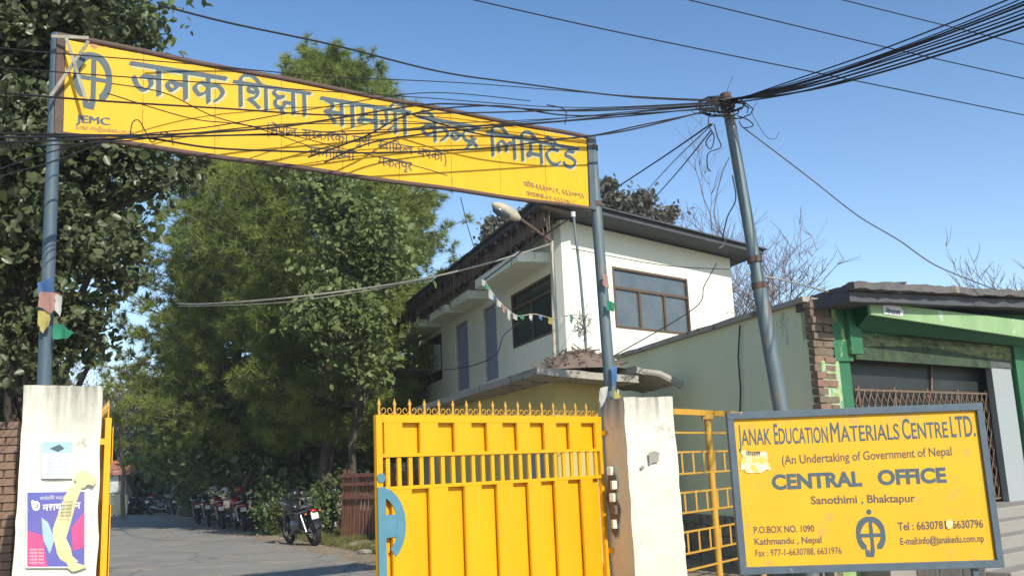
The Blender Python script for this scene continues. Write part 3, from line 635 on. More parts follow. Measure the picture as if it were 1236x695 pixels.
# side wall: sloping top; low stone plinth built proud
w0, w1_ = SC, SC+wd*wl
w0, w1_ = SC+V((0, 0, 0)), SC+wd*wl
o = MB().prism([w0, w1_, w1_+sd*.25, w0+sd*.25], [V((0, 0, zc)), V((0, 0, zb)), V((0, 0, zb)), V((0, 0, zc))]).build('side_wall', M_wallg, sh)
M_st = mat('rubble_stone', (.30, .28, .22), .95, (.14, .135, .11), 9, .9, .6, 25)
rm = random.Random(5)
for r in range(5):
    s = .1+rm.random()*.1
    while s < 5.2:
        L_ = rm.uniform(.2, .36); h = .145; z0 = r*.15
        p = [w0+wd*(s+dx_)+wN*(.0)+V((0, 0, z0)) for dx_ in (rm.uniform(0, .02), L_-.015)]; dd = rm.uniform(.05, .11)
        MB().prism([p[0], p[1], p[1]+wN*dd, p[0]+wN*dd], V((0, 0, h-rm.uniform(0, .02)))).build('stone', M_st, sh); s += L_
MB().prism([w0+wd*.02, w0+wd*5.3, w0+wd*5.3+wN*.04, w0+wd*.02+wN*.04], V((0, 0, .74))).build('plinth', M_cem, sh)
# front: brick pilaster, green pilaster, door frame, lintel, shutter box
def sblk(px0, px1, y0, y1, d0, d1, m, nm, bev=.006, up=None, zz=None, **k):
    s0, za = su(px0, y1); s1, zb_ = su(px1, y1); _, zt = su(px0, y0); _, zt2 = su(px1, y0) if up is None else su(px1, up)
    if zz is not None: za = zb_ = zz
    a, b = Sp(s0, za, d1), Sp(s1, zb_, d1); c, d = Sp(s1, zb_, d0), Sp(s0, za, d0)
    return MB().prism([a, b, c, d], [V((0, 0, zt-za)), V((0, 0, zt2-zb_)), V((0, 0, zt2-zb_)), V((0, 0, zt-za))]).build(nm, m, sh, bevel=bev)
s0, _ = su(985, 450); s1, _ = su(1007, 450)
z = .5; k = 0; ztop = su(990, 362)[1]
MB().prism([Sp(.004, 0, .0), Sp(s1, 0, .0), Sp(s1, 0, .012), Sp(.004, 0, .012)], V((0, 0, su(990, 362)[1]))).build('mortar_core', M_mort, sh)
bh = .105
while z < ztop-.04:
    off = .0 if k % 2 else .05
    if k % 2:
        segs = [(s0-.02, s1+.01)]
    else: segs = [(s0-.02, (s0+s1)/2-.006), ((s0+s1)/2+.006, s1+.01)]
    for a, b in segs:
        j = rm.uniform(-.03, .035); hgt = bh*rm.uniform(.68, .84)
        MB().prism([Sp(a+rm.uniform(-.02, .01), z, .03+j), Sp(b+rm.uniform(-.01, .01), z+rm.uniform(-.008, .008), .03+j+rm.uniform(-.015, .015)), Sp(b, z, -.1), Sp(a-rm.uniform(0, .03), z, -.1)], V((0, 0, hgt))).build('brick', M_brk2 if (k > 22 or rm.random() < .4) else M_brick, sh)
    z += bh; k += 1
M_pg = M_grn
sblk(1007, 1029, 358, 436, -.22, .02, M_grn, 'green_pilaster', up=362)
sblk(1007, 1029, 436, 600, -.22, .018, M_peel, 'peeling_pilaster', zz=0)
o = sblk(1029.5, 1045, 392, 600, -.20, -.02, M_grn, 'door_jamb', up=396, zz=0)
sblk(1022, 1036, 360, 428, .02, .09, M_grn, 'bracket_post', up=364)
# shutter box (light green fascia on top, darker green soffit hood)
def hood():
    a0, zt = su(1050, 364, .45); b0, ztb = su(1300, 394, .45); _, zb0 = su(1054, 380, .45); _, zbb = su(1300, 417, .45)
    y0 = -.02
    P = lambda s, z, o: Sp(s, z, o)
    mb = MB(); mb.add([P(a0, zt, .45), P(b0, ztb, .45), P(b0, zbb, .45), P(a0, zb0, .45), P(a0, zt, .40), P(b0, ztb, .40), P(b0, zbb, .40), P(a0, zb0, .40)], [(3, 2, 1, 0), (0, 1, 5, 4), (7, 6, 2, 3), (0, 4, 7, 3), (1, 2, 6, 5), (4, 5, 6, 7)])
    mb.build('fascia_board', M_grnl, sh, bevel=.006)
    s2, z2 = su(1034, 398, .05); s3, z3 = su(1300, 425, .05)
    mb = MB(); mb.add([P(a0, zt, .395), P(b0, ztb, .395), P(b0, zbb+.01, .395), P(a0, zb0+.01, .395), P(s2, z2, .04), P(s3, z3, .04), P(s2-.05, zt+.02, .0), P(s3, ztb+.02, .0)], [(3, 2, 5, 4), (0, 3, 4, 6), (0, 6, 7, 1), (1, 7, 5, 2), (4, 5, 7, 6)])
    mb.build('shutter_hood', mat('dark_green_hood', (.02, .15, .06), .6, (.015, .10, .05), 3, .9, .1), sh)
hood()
bdS = Board(Sp(0, 4, .45), Sp(3, 4, .45), Sp(3, 3, .45), Sp(0, 3, .45)); bdS.off = 0
ptch(bdS, [(1064, 370), (1068, 367), (1085, 370), (1090, 376), (1088, 382), (1066, 379)], .012, M_ppw, 'white_sticker', sh)
latin(bdS, 'नेपाल', (1068, 378), (1086, 380), 5, .04, sh, .016, M_ink)
sblk(1040, 1222, 403, 417, -.16, -.04, mat('soot_peeling_lintel', (.25, .30, .12), .9, (.05, .06, .05), 5, .5, .3, stretch=(1, 1, 3)), 'lintel', up=437.0)
def S4(pts, d0, d1, m, nm):
    vs = [Sp(*su(*p), 0) for p in pts]; return MB().prism([v-wd*d0 for v in vs], wd*(d0-d1)).build(nm, m, sh)
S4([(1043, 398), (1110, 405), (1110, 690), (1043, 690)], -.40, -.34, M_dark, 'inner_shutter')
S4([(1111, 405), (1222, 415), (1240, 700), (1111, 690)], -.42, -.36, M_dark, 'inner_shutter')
S4([(1141, 428), (1143, 428), (1143, 470), (1141, 470)], -.34, -.32, M_grille, 'shutter_guide')
# room behind: back wall so nothing shows through
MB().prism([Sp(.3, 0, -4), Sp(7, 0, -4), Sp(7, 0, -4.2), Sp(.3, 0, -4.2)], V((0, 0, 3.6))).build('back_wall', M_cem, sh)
# collapsible grille: crossing bars and uprights
gz0, gz1 = .80, su(1120, 471)[1]
a_s, b_s = su(1046, 500)[0], su(1209, 500)[0]
MB().bar(Sp(a_s, gz1, -.22), Sp(b_s, gz1, -.22), .03).build('grille_rail', M_grille, sh); MB().bar(Sp(a_s, gz0, -.22), Sp(b_s, gz0, -.22), .03).build('grille_rail', M_grille, sh)
st_ = .115; n_ = int((b_s-a_s)/st_); hh = gz1-gz0; cell = .23; gb_ = MB()
for d_ in (1, -1):
    k = -int(hh/st_/1.4)
    for i in range(-40, n_+40):
        # bar crossing at 60 degrees, clipped to the opening
        x0 = a_s+i*st_*1.45; sl_ = .55*d_; t0, t1 = 0.0, hh
        xa, xb = x0, x0+sl_*hh
        if d_ > 0: t0 = max(0, (a_s-x0)/sl_); t1 = min(hh, (b_s-x0)/sl_)
        else: t0 = max(0, (x0-b_s)/-sl_); t1 = min(hh, (x0-a_s)/-sl_)
        if t1-t0 < .08: continue
        o_ = -.22+.012*d_
        MB().bar(Sp(x0+sl_*t0, gz0+t0, o_), Sp(x0+sl_*t1, gz0+t1, o_), .022, .008, side=sd).build('lattice_bar', M_grille, sh)
for i in range(5):
    s_ = a_s+.12+(b_s-a_s-.2)*i/4; MB().bar(Sp(s_, gz0, -.235), Sp(s_, gz1+.06, -.235), .04, .02, side=sd).build('upright', M_grille, sh)
# columns to the right
def Sbox(px0, px1, yb_, d0, d1, ytop, m, nm):
    s0, z0 = su(px0, yb_); s1, _ = su(px1, yb_); _, zt = su(px0, ytop)
    MB().prism([Sp(s0, 0.72, d1), Sp(s1, 0.72, d1), Sp(s1, .72, d0), Sp(s0, .72, d0)], V((0, 0, zt-.72))).build(nm, m, sh, bevel=.01)
Sbox(1221, 1245, 600, -.20, -.05, 424, M_gwall, 'grey_column'); 
Sbox(1247, 1275, 600, -.2, .03, 418, M_grn, 'green_column'); Sbox(1276, 1290, 600, -.24, -.03, 418, M_peel, 'green_column')
Sbox(1290, 1420, 600, -.3, -.05, 428, M_wallg, 'front_wall')
# roof: dark sheets with rough overhanging edge
rs0 = -.12; p0 = onS(1005, 335, .75); p1 = onS(1300, 365, .75)
rA = (p0-SC).dot(sd); zA = p0.z; zB = onS(1236, 352, .75).z; sB = (onS(1236, 352, .75)-SC).dot(sd)
slp = (zB-zA)/(sB-rA)
L6 = 7.2
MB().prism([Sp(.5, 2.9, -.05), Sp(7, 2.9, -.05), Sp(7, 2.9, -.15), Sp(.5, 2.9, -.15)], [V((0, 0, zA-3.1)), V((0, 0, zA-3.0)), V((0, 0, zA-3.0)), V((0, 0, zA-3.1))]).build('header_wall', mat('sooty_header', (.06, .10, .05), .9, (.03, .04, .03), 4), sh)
RB = [Sp(-.10, zA-.10, .75), Sp(L6, zA+slp*(L6-rA)-.05, .75), Sp(L6, zA+slp*(L6-rA)-.05, .76)+wd*5, Sp(-.10, zA-.10, .76)+wd*3.5]
o = MB().prism(RB, V((0, 0, .10))).build('roof_slab', M_slab2, sh, smooth=False); rough_mesh(o, .028, 6, 3.5, 2)
RB = [Sp(-.05, zA-.24, .62), Sp(L6-.1, zA+slp*(L6-rA)-.22, .62), Sp(L6-.1, zA+slp*(L6-rA)-.22, -.3), Sp(-.05, zA-.24, -.3)]
o = MB().prism(RB, V((0, 0, .13))).build('roof_beam', M_roof, sh, smooth=False); rough_mesh(o, .012, 4, 4, 3)
RB = [Sp(0, zA-.62, -.04), Sp(L6-.1, zA+slp*(L6-rA)-.5, -.04), Sp(L6-.1, zA+slp*(L6-rA)-.5, -.25), Sp(0, zA-.62, -.25)]
MB().prism(RB, V((0, 0, .40))).build('upper_wall', M_grn, sh)
rr = random.Random(9)
for i in range(4):   # loose tiles and stones along the roof edge
    s_ = 1.2+i*1.5+rr.uniform(-.1, .1); p = Sp(s_, zA+slp*(s_-rA)+.02, .50+rr.uniform(-.1, .1))
    o = MB().box(p, (rr.uniform(.3, .5), rr.uniform(.3, .4), rr.uniform(.02, .035)), Matrix.Rotation(rr.uniform(0, 3), 3, 'Z')).build('loose_tile', M_slab2, sh, smooth=False)
# side eave strip along the wall top
RB = [w0+wN*.10+V((0, 0, zc+.0)), w1_+wN*.10+V((0, 0, zb+.0)), w1_+sd*1+V((0, 0, zb+.02)), w0+sd*.4+V((0, 0, zc+.0))]
o = MB().prism(RB, V((0, 0, .07))).build('side_roof_edge', M_slab, sh, smooth=False); rough_mesh(o, .02, 4, 4, 7)
# platform and steps
pz = .74
PL = [Sp(.3, 0, .55), Sp(7.2, 0, .55), Sp(7.2, 0, -4), Sp(.3, 0, -4)]
MB().prism(PL, V((0, 0, pz))).build('platform', M_step, sh, bevel=.02)
stt = thing('shop_steps', Sp(4, 0, .8), 'concrete steps before the shop at the right of the office sign', 'steps')
for i in range(4):
    z1 = pz-.15*(i+1)+.0; o0 = .55+.3*i; RBs = [Sp(.9, 0, o0+.302), Sp(7.2, 0, o0+.302), Sp(7.2, 0, o0+.002), Sp(.9, 0, o0+.002)]
    MB().prism(RBs, V((0, 0, z1))).build('step', M_step, stt, bevel=.015)
# loose drain pipe / cable on the side wall
MB().tube([onW(893, 392, .03), onW(891, 430, .04), onW(894, 470, .03), onW(893, 497, .03)], .012, 5).build('wall_cable', M_wire, sh)

# ================================================================== GUARD ROOM (flat roofed) IN FRONT OF THE HOUSE
gY = 15.6; GC = U(648, 443, gY); gzt = GC.z; G0 = V((GC.x, GC.y, 0))
ga = hdir(219); gR = U(822, 457, 16.1); gbv = V((gR.x-GC.x, gR.y-GC.y, 0)); gL = gbv.length; gbv.normalize()
gr = thing('guard_room', G0, 'low ochre guard room behind the gate with a weathered flat concrete roof', 'building')
def Gp(s, t, z=0): return G0+ga*s+gbv*t+V((0, 0, z))
zR = UP_(822, 458, G0, V((-gbv.y, gbv.x, 0)).normalized()).z
th = .12
o = MB().prism([Gp(0, 0, gzt-th), Gp(0, gL*.70, gzt-th+(zR-gzt)*.7), Gp(9, gL*.70, gzt-th), Gp(9, 0, gzt-th)], V((0, 0, th))).build('roof_slab', M_slab, gr, smooth=False); rough_mesh(o, .009, 5, 4, 1)
o = MB().prism([Gp(.05, gL*.70, gzt-th), Gp(.05, gL, zR-th*.7), Gp(1.4, gL, zR-th*.7), Gp(2.5, gL*.70, gzt-th)], [V((0, 0, th)), V((0, 0, th*.55)), V((0, 0, th*.6)), V((0, 0, th))]).build('broken_roof_edge', M_slab, gr, smooth=False); rough_mesh(o, .025, 5, 5, 6)
MB().tube([Gp(.1, gL*.74, gzt-.10), Gp(.02, gL*.85, gzt-.16), Gp(.05, gL+.03, zR-.09)], [.05, .06, .07], 8).build('roof_pipe', M_slab, gr)
MB().prism([Gp(.75, .55), Gp(.75, gL*.68), Gp(9, gL*.68), Gp(9, .55)], V((0, 0, gzt-th))).build('wall', M_ochre, gr)
MB().prism([Gp(1.2, .52, 0), Gp(2.1, .52, 0), Gp(2.1, .56, 0), Gp(1.2, .56, 0)], V((0, 0, 2.1))).build('door', M_door, gr, bevel=.01)
pN = V((-gbv.y, gbv.x, 0)); MB().prism([Gp(.72, 1.5, 1.25), Gp(.72, 2.3, 1.25), Gp(.76, 2.3, 1.25), Gp(.76, 1.5, 1.25)], V((0, 0, .9))).build('window', M_glass, gr, bevel=.01)
# rubbish heap on the roof
heap = MB(); rr = random.Random(4)
hc = U(697, 432, 16.5); hc.z = gzt
for i in range(260):
    a = rr.uniform(0, 2*PI); r = .62*rr.random()**.6; hgt = .36*(1-(r/.66)**2)*rr.uniform(.6, 1.1)
    p = hc+V((r*1.15*math.cos(a), r*math.sin(a)*.8, hgt)); d = V((rr.uniform(-1, 1), rr.uniform(-1, 1), rr.uniform(-.3, .5))).normalized()*rr.uniform(.06, .22)
    heap.bar(p-d, p+d, rr.uniform(.008, .03), rr.uniform(.006, .02))
hm = [[hc+V((.72*f*1.15*math.cos(2*PI*j/18), .60*f*math.sin(2*PI*j/18), .34*(1-f*f)-.01)) for j in range(18)] for f in (1, .8, .6, .4, .2, .02)]
heap.loft(hm, cap=False)
o = heap.build('rubbish_heap', M_eave, smooth=False); tag(o, 'heap of dry twigs and rubbish lying on the guard room roof', 'rubbish heap', kind=None)

# ================================================================== TWO STOREY HOUSE
HC = U(692, hz(692), 20.0); HC.z = 0; ha = hdir(215); hb = hdir(1850)
hN, hM = nrm(ha, HC), nrm(hb, HC)
onA = lambda px, py, o=0: UP_(px, py, HC+hN*o, hN)
onB = lambda px, py, o=0: UP_(px, py, HC+hM*o, hM)
def Ap(s, z, o=0): return HC+ha*s+V((0, 0, z))+hN*o
def Bp(s, z, o=0): return HC+hb*s+V((0, 0, z))+hM*o
def ua(px, py, o=0): p = onA(px, py, o)-HC; return p.dot(ha), p.z
def ub(px, py, o=0): p = onB(px, py, o)-HC; return p.dot(hb), p.z
LA = ua(491, 480)[0]; LB = ub(884, 350)[0]
ZT0 = ua(680, 262)[1]; ZTR = ub(880, 312)[1]
hs = thing('two_storey_house', HC, 'cream two storey house with dark sloping roof behind the guard room', 'building')
c_ = HC+ha*LA+hb*LB
# walls as two slabs with openings, and two plain backs
def wall_open(o0, uax, N_, L_, ztf, holes, nm, thk=.22):
    """wall in strips around rectangular holes (s0,s1,z0,z1), as ONE mesh"""
    xs = sorted({0, L_, *[h[0] for h in holes], *[h[1] for h in holes]}); mb = MB()
    for a, b in zip(xs[:-1], xs[1:]):
        hs_ = sorted([h for h in holes if h[0] <= a+1e-6 and h[1] >= b-1e-6], key=lambda h: h[2]); z = 0
        for h in hs_+[None]:
            if h: zt = [h[2]]*2
            else: zt = [ztf(a), ztf(b)]
            P = [o0+uax*a+V((0, 0, z)), o0+uax*b+V((0, 0, z)), o0+uax*b+V((0, 0, z))-N_*thk, o0+uax*a+V((0, 0, z))-N_*thk]
            mb.prism(P, [V((0, 0, zt[0]-z)), V((0, 0, zt[1]-z)), V((0, 0, zt[1]-z)), V((0, 0, zt[0]-z))])
            if h: z = h[3]
    return mb.build(nm, M_wallc, hs)
def rect(f, q):  # photo quad -> s,z rectangle
    r = [f(*p) for p in q]; return (min(r[0][0], r[1][0])*.5+min(r[3][0], r[2][0])*.5, max(r[0][0], r[1][0])*.5+max(r[3][0], r[2][0])*.5, (r[2][1]+r[3][1])/2, (r[0][1]+r[1][1])/2)
hl_ = [rect(ua, [(616, 356), (666, 331), (668, 402), (621, 420)]), rect(ua, [(504, 417), (533, 403), (534, 458), (506, 468)]),
       rect(ua, [(582, 372), (598, 366), (602, 456), (585, 461)]), rect(ua, [(549, 391), (564, 388), (567, 468), (551, 473)])]
hr_ = [rect(ub, [(740, 325), (831, 334), (832, 401), (742, 399)])]
wall_open(HC, ha, hN, LA, lambda s: ZT0, hl_, 'roadside_wall')
wall_open(HC+hb*.0, hb, hM, LB, lambda s: ZT0+(ZTR-ZT0)*s/LB, hr_, 'sunlit_wall')
wall_open(HC+ha*LA, hb, -hM, LB, lambda s: ZT0+(ZTR-ZT0)*s/LB, [], 'rear_wall'); wall_open(HC+hb*LB, ha, -hN, LA, lambda s: ZTR, [], 'rear_wall')
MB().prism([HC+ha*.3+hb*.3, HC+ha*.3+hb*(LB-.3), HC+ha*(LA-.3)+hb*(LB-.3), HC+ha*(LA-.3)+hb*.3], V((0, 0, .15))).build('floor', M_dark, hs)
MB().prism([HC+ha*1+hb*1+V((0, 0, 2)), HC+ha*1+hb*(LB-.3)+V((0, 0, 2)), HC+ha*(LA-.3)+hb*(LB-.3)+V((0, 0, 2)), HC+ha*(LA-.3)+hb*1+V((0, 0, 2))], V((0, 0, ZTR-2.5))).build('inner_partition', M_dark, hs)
def window(P, h, N_, mull, trans=None, sheet=None, lite=M_glass):
    s0, s1, z0, z1 = h; w = MB(); f = .055
    fr = MB()
    def b(a0, a1, c0, c1, o0=-.10, o1=.012): return MB().prism([P(a0, c0, o1), P(a1, c0, o1), P(a1, c0, o0), P(a0, c0, o0)], V((0, 0, c1-c0)))
    for args in ((s0, s0+f, z0, z1), (s1-f, s1, z0, z1), (s0+f, s1-f, z0, z0+f), (s0+f, s1-f, z1-f, z1)):
        m_ = b(*args); fr.add(m_.v, m_.f)
    wi = fr.build('window', M_wood, hs, smooth=False)
    xs = [s0+f]+[s0+(s1-s0)*q for q in mull]+[s1-f]; zt = z0+(z1-z0)*(trans or 1)
    for x in xs[1:-1]: b(x-.035, x+.035, z0+f, min(zt, z1-f), -.09, 0).build('mullion', M_wood, wi)
    if trans: b(s0+f, s1-f, zt-.03, zt+.03, -.088, .004).build('transom', M_wood, wi)
    for a_, c in zip(xs[:-1], xs[1:]): b(a_+.02, c-.02, z0+f, zt, -.05, -.042).build('pane', lite, wi)
    if trans: b(s0+f, s1-f, zt, z1-f, -.051, -.043).build('pane', lite, wi)
    return wi
M_gd = mat('dark_window_glass', (.018, .032, .042), .15, (.03, .05, .06), 2, .9, 0, spec=.7)
window(Ap, hl_[0], hN, (.5,), .72, lite=M_gd); wi = window(Ap, hl_[1], hN, (.45,), None, lite=M_gd)
h = hl_[1]; xm = h[0]+(h[1]-h[0])*.12; q_ = [Ap(h[0]+.08, h[2]+.30, .02), Ap(h[0]+(h[1]-h[0])*.5, h[2]+.30, .02), Ap(h[0]+(h[1]-h[0])*.5, h[3]-.15, .02), Ap(h[0]+.08, h[3]-.35, .02)]
MB().prism(q_, hN*.01).build('paper_sheet', M_ppw, wi)
window(Bp, hr_[0], hM, (.33, .66), .66)
for h in hl_[2:]:
    s0, s1, z0, z1 = h; MB().prism([Ap(s0+.04, z0, -.09), Ap(s1-.04, z0, -.09), Ap(s1-.04, z0, -.13), Ap(s0+.04, z0, -.13)], V((0, 0, z1-z0-.04))).build('door', M_door, hs)
    MB().bar(Ap(s0+.02, z0, -.05), Ap(s0+.02, z1, -.05), .04).build('door_jamb', M_pale, hs); MB().bar(Ap(s1-.02, z0, -.05), Ap(s1-.02, z1, -.05), .04).build('door_jamb', M_pale, hs)
# sunshades
for (px0, y0, px1, y1, L_) in ((640, 311, 666, 310, 5.0), (574, 348, 590, 348, 2.6), (543, 368.5, 562, 369, 2.6), (514, 387, 533, 387, 3.4)):
    pass
shz = ua(666, 304)[1]; th_ = ua(666, 304)[1]-ua(666, 316.5)[1]
for pxr, L_, j in ((666, 3.2, .8), (590, 1.75, .62), (562, 1.8, .66), (533, 2.9, .78)):
    s0 = ua(pxr, 320)[0]; MB().prism([Ap(s0, shz-th_, j), Ap(s0+L_, shz-th_, j), Ap(s0+L_, shz-th_, .0), Ap(s0, shz-th_, .0)], V((0, 0, th_))).build('sunshade', M_wallc, hs, bevel=.01)
# floor slab ledge round the house
zl = ua(600, 463)[1]-.05
# roof: shed slab sloping down to the right, overhanging, with battens and sheet edges
ov = .75; r0 = HC+hN*ov+hM*.55
def Rp(s, t, dz=0):  # s along ha, t along hb
    return HC+ha*s+hb*t+V((0, 0, ZT0+.03+(ZTR-ZT0)*t/LB+dz))
k_ = .8
ra = [Rp(-.85, -.85), Rp(-.85, LB+.75), Rp(LA+.8, LB+.75), Rp(LA+.8, -.85)]
o = MB().prism(ra, V((0, 0, .10))).build('roof_deck', M_roof, hs, smooth=False)
nst = 34
for i in range(nst):  # corrugated sheets seen edge on
    t0 = -.95+(LB+1.8)*0
    s_ = -.95+(LA+1.85)*i/nst; w_ = (LA+1.85)/nst
    MB().prism([Rp(s_, -.95, .112+.012*(i % 2)), Rp(s_, LB+.85, .112+.012*(i % 2)), Rp(s_+w_*1.02, LB+.85, .112+.012*(i % 2)), Rp(s_+w_*1.02, -.95, .112+.012*(i % 2))], V((0, 0, .03))).build('roof_sheet', M_roof, hs)
nrf = 22
for i in range(nrf):
    s_ = -.6+(LA+1.2)*i/(nrf-1); MB().bar(Rp(s_, -.84, -.06), Rp(s_, .0, -.06), .07, .09).build('rafter_end', M_eave, hs)
MB().prism([Rp(-.3, -.62, -.30), Rp(LA+.3, -.62, -.30), Rp(LA+.3, -.52, -.30), Rp(-.3, -.52, -.30)], V((0, 0, .30))).build('eave_board', M_eave, hs)
hang = MB(); rr = random.Random(8)
for i in range(170):
    s_ = rr.uniform(-.6, LA+.4); p = Rp(s_, -.88+rr.uniform(-.06, .3), .05); L_ = rr.uniform(.2, .95); q = p+V((rr.uniform(-.1, .1), rr.uniform(-.1, .1), -L_*.5)); hang.tube([p, p.lerp(q, .5)+V((rr.uniform(-.06, .06), 0, 0)), q+V((rr.uniform(-.08, .08), 0, -L_*.5))], .008, 3)
o = hang.build('dry_creeper', M_eave); tag(o, 'dry creeper stems hanging from the roadside eave of the house', 'creeper', kind='stuff')

# street lamp on the house corner
sl_ = thing('street_lamp', U(668, 430, 18.4), 'street lamp on a slanting arm under the right end of the banner', 'street lamp')
a, b, c = U(669, 428, 18.4), U(666, 293, 18.4), U(626, 263, 17.9)
MB().tube([a-V((0, 0, .1)), b, b+V((0, 0, .04))], .035, 8).build('post', M_pale, sl_)
MB().tube([b+V((0, 0, .02)), c, U(621, 259, 17.85)], .032, 8).build('arm', M_rust, sl_)
def ring(c, x, y, rx, ry, n=16): return [c+x*rx*math.cos(2*PI*j/n)+y*ry*math.sin(2*PI*j/n) for j in range(n)]
A_, B_ = U(627, 264, 17.85), U(594, 246, 17.5); ax_ = (B_-A_).normalized(); sx_ = ax_.cross(V((0, 0, 1))).normalized(); uz = sx_.cross(ax_)
hd = MB(); hd.loft([ring(A_.lerp(B_, f), sx_, uz, w*.8, h_) for f, w, h_ in ((0, .05, .05), (.12, .10, .09), (.35, .15, .13), (.65, .17, .12), (.88, .13, .08), (1, .03, .03))]); hd.build('lamp_head', M_pale, sl_)
gl = MB(); gl.loft([ring(A_.lerp(B_, f)-uz*.075, sx_, uz, w*.8, h_) for f, w, h_ in ((.3, .05, .02), (.4, .13, .06), (.65, .155, .08), (.85, .11, .05), (.93, .03, .02))]); gl.build('lens', M_glass, sl_)
# thin vent pipe
vp = thing('vent_pipe', U(707, 418, 17.6), 'thin grey pipe rising from the guard room roof before the sunlit wall', 'pipe')
MB().tube([U(708, 432, 17.6), U(706, 400, 17.6), U(700, 330, 17.6), U(692, 259, 17.6)], .028, 7).build('shaft', M_pole, vp); MB().tube([U(692, 262, 17.6), U(691.6, 256, 17.6)], .045, 8).build('cap', M_wht, vp)
rr = random.Random(12); tg = MB()
for i in range(26): p = U(703+rr.uniform(-5, 5), 390+rr.uniform(-12, 14), 17.55); tg.tube([p, p+V((rr.uniform(-.15, .15), 0, rr.uniform(-.12, .12))), p+V((rr.uniform(-.2, .2), 0, rr.uniform(-.2, .2)))], .008, 3)
tg.build('wire_tangle', M_wire2, vp)

# ================================================================== TREES
def leaf_mesh(C, D, Nn, L, Wd, curl=.25):
    """C centres, D long axis, Nn normals -> folded leaf quads (4 verts, 2 tris each)"""
    n = len(C); B = np.cross(D, Nn); vs = np.empty((n, 4, 3)); L = L[:, None]; Wd = Wd[:, None]
    vs[:, 0] = C-D*L*.5; vs[:, 1] = C+B*Wd*.5+Nn*L*curl*.4-D*L*.08; vs[:, 2] = C+D*L*.5; vs[:, 3] = C-B*Wd*.5+Nn*L*curl*.4-D*L*.08
    return vs.reshape(-1, 3), n
def np_mesh(name, verts, nper, n, faces_local, m, parent):
    base = parent_world(parent); me = bpy.data.meshes.new(name); verts = verts-np.array(base)
    F = (np.array(faces_local)[None]+np.arange(n)[:, None, None]*nper).reshape(-1, len(faces_local[0]))
    me.vertices.add(len(verts)); me.vertices.foreach_set('co', verts.astype(np.float32).ravel())
    k = F.shape[1]; me.loops.add(F.size); me.loops.foreach_set('vertex_index', F.astype(np.int32).ravel())
    me.polygons.add(len(F)); me.polygons.foreach_set('loop_start', (np.arange(len(F))*k).astype(np.int32)); me.update(calc_edges=True); me.validate()
    me.materials.append(m); o = bpy.data.objects.new(name, me); COL.objects.link(o); o.parent = parent; o['kind'] = 'stuff'; return o
def unit(a): return a/np.maximum(np.linalg.norm(a, axis=1, keepdims=True), 1e-9)
def in_blobs(blobs, n, hollow=.35):
    """blobs (centre, radii): points biased to the outside of each ellipsoid"""
    vol = np.array([b[1][0]*b[1][1]*b[1][2] for b in blobs]); pk = rng.choice(len(blobs), n, p=vol/vol.sum())
    d = unit(rng.normal(size=(n, 3))); r = (hollow+(1-hollow)*rng.random(n))**.6
    return np.array([b[0] for b in blobs])[pk]+d*r[:, None]*np.array([b[1] for b in blobs])[pk]
def pxblob(px, py, Y, rpx, rpy=None, ry=None):
    c = U(px, py, Y); rx = rpx/FPX*Y; rz = (rpy or rpx)/FPX*Y; return (tuple(c), (rx, ry or rx, rz))
def limbs(base, top, targets, r0, parent, m=M_bark, wob=.2, n2=6, seed=0, lean=None):
    rr = random.Random(seed); base, top = V(base), V(top); mb = MB(); k = 7
    pts = [base.lerp(top, i/k)+V((rr.uniform(-1, 1), rr.uniform(-1, 1), 0))*wob*(0 if i == 0 else 1) for i in range(k+1)]
    mb.tube(pts, [r0*(1-.82*i/k)*(1.25 if i == 0 else 1) for i in range(k+1)], 10); mb.build('trunk', m, parent)
    mb = MB()
    for t in targets:
        t = V(t); f = min(.92, max(.15, (t.z-base.z-(t-top).length*.3)/(max(.5, top.z-base.z)))); i = f*k; a = pts[int(i)].lerp(pts[min(k, int(i)+1)], i-int(i))
        mid = a.lerp(t, .5)+V((rr.uniform(-.2, .2), rr.uniform(-.2, .2), .12*(t-a).length)); r = max(.015, r0*.35*(1-f*.6))
        mb.tube([a, mid, t], [r, r*.6, r*.2], 5)
    return mb.build('limbs', m, parent)
def broad_tree(name, label, cat, base, top, blobs, nclump, nleaf, L, m=M_leaf, r0=.2, cr=.45, nl=40, group=None, hollow=.35, up=.3, seed=1):
    base = V(base); t = thing(name, base, label, cat, group); cc = in_blobs(blobs, nclump, hollow)
    limbs(base, top, cc[rng.choice(nclump, min(nl, nclump), replace=False)], r0, t, seed=seed)
    # clumps are flattish sprays of leaves
    n = nclump*nleaf; C = np.repeat(cc, nleaf, 0); cs = np.repeat(cr*(.55+.9*rng.random(nclump)), nleaf)
    off = rng.normal(size=(n, 3))*np.array([.5, .5, .36]); C = C+off*cs[:, None]
    D = unit(rng.normal(size=(n, 3))*np.array([1, 1, .6])-np.array([0, 0, .5])); Nn = rng.normal(size=(n, 3))*.65+np.array([.1, -.3, up+.5]); Nn = unit(Nn-D*(Nn*D).sum(1, keepdims=True))
    ln = L*(.45+.95*rng.random(n)**1.4)*np.repeat(.8+.45*rng.random(nclump), nleaf); B = np.cross(D, Nn); l_ = ln[:, None]; w_ = l_*.74
    vs = np.empty((n, 6, 3)); vs[:, 0] = C-D*l_*.5; vs[:, 1] = C+B*w_*.42+Nn*l_*.10-D*l_*.26; vs[:, 2] = C+B*w_*.40+Nn*l_*.10+D*l_*.14; vs[:, 3] = C+D*l_*.55-Nn*l_*.08; vs[:, 4] = C-B*w_*.40+Nn*l_*.10+D*l_*.14; vs[:, 5] = C-B*w_*.42+Nn*l_*.10-D*l_*.26
    np_mesh('crown', vs.reshape(-1, 3), 6, n, [(0, 1, 2, 3), (0, 3, 4, 5)], m, t); return t
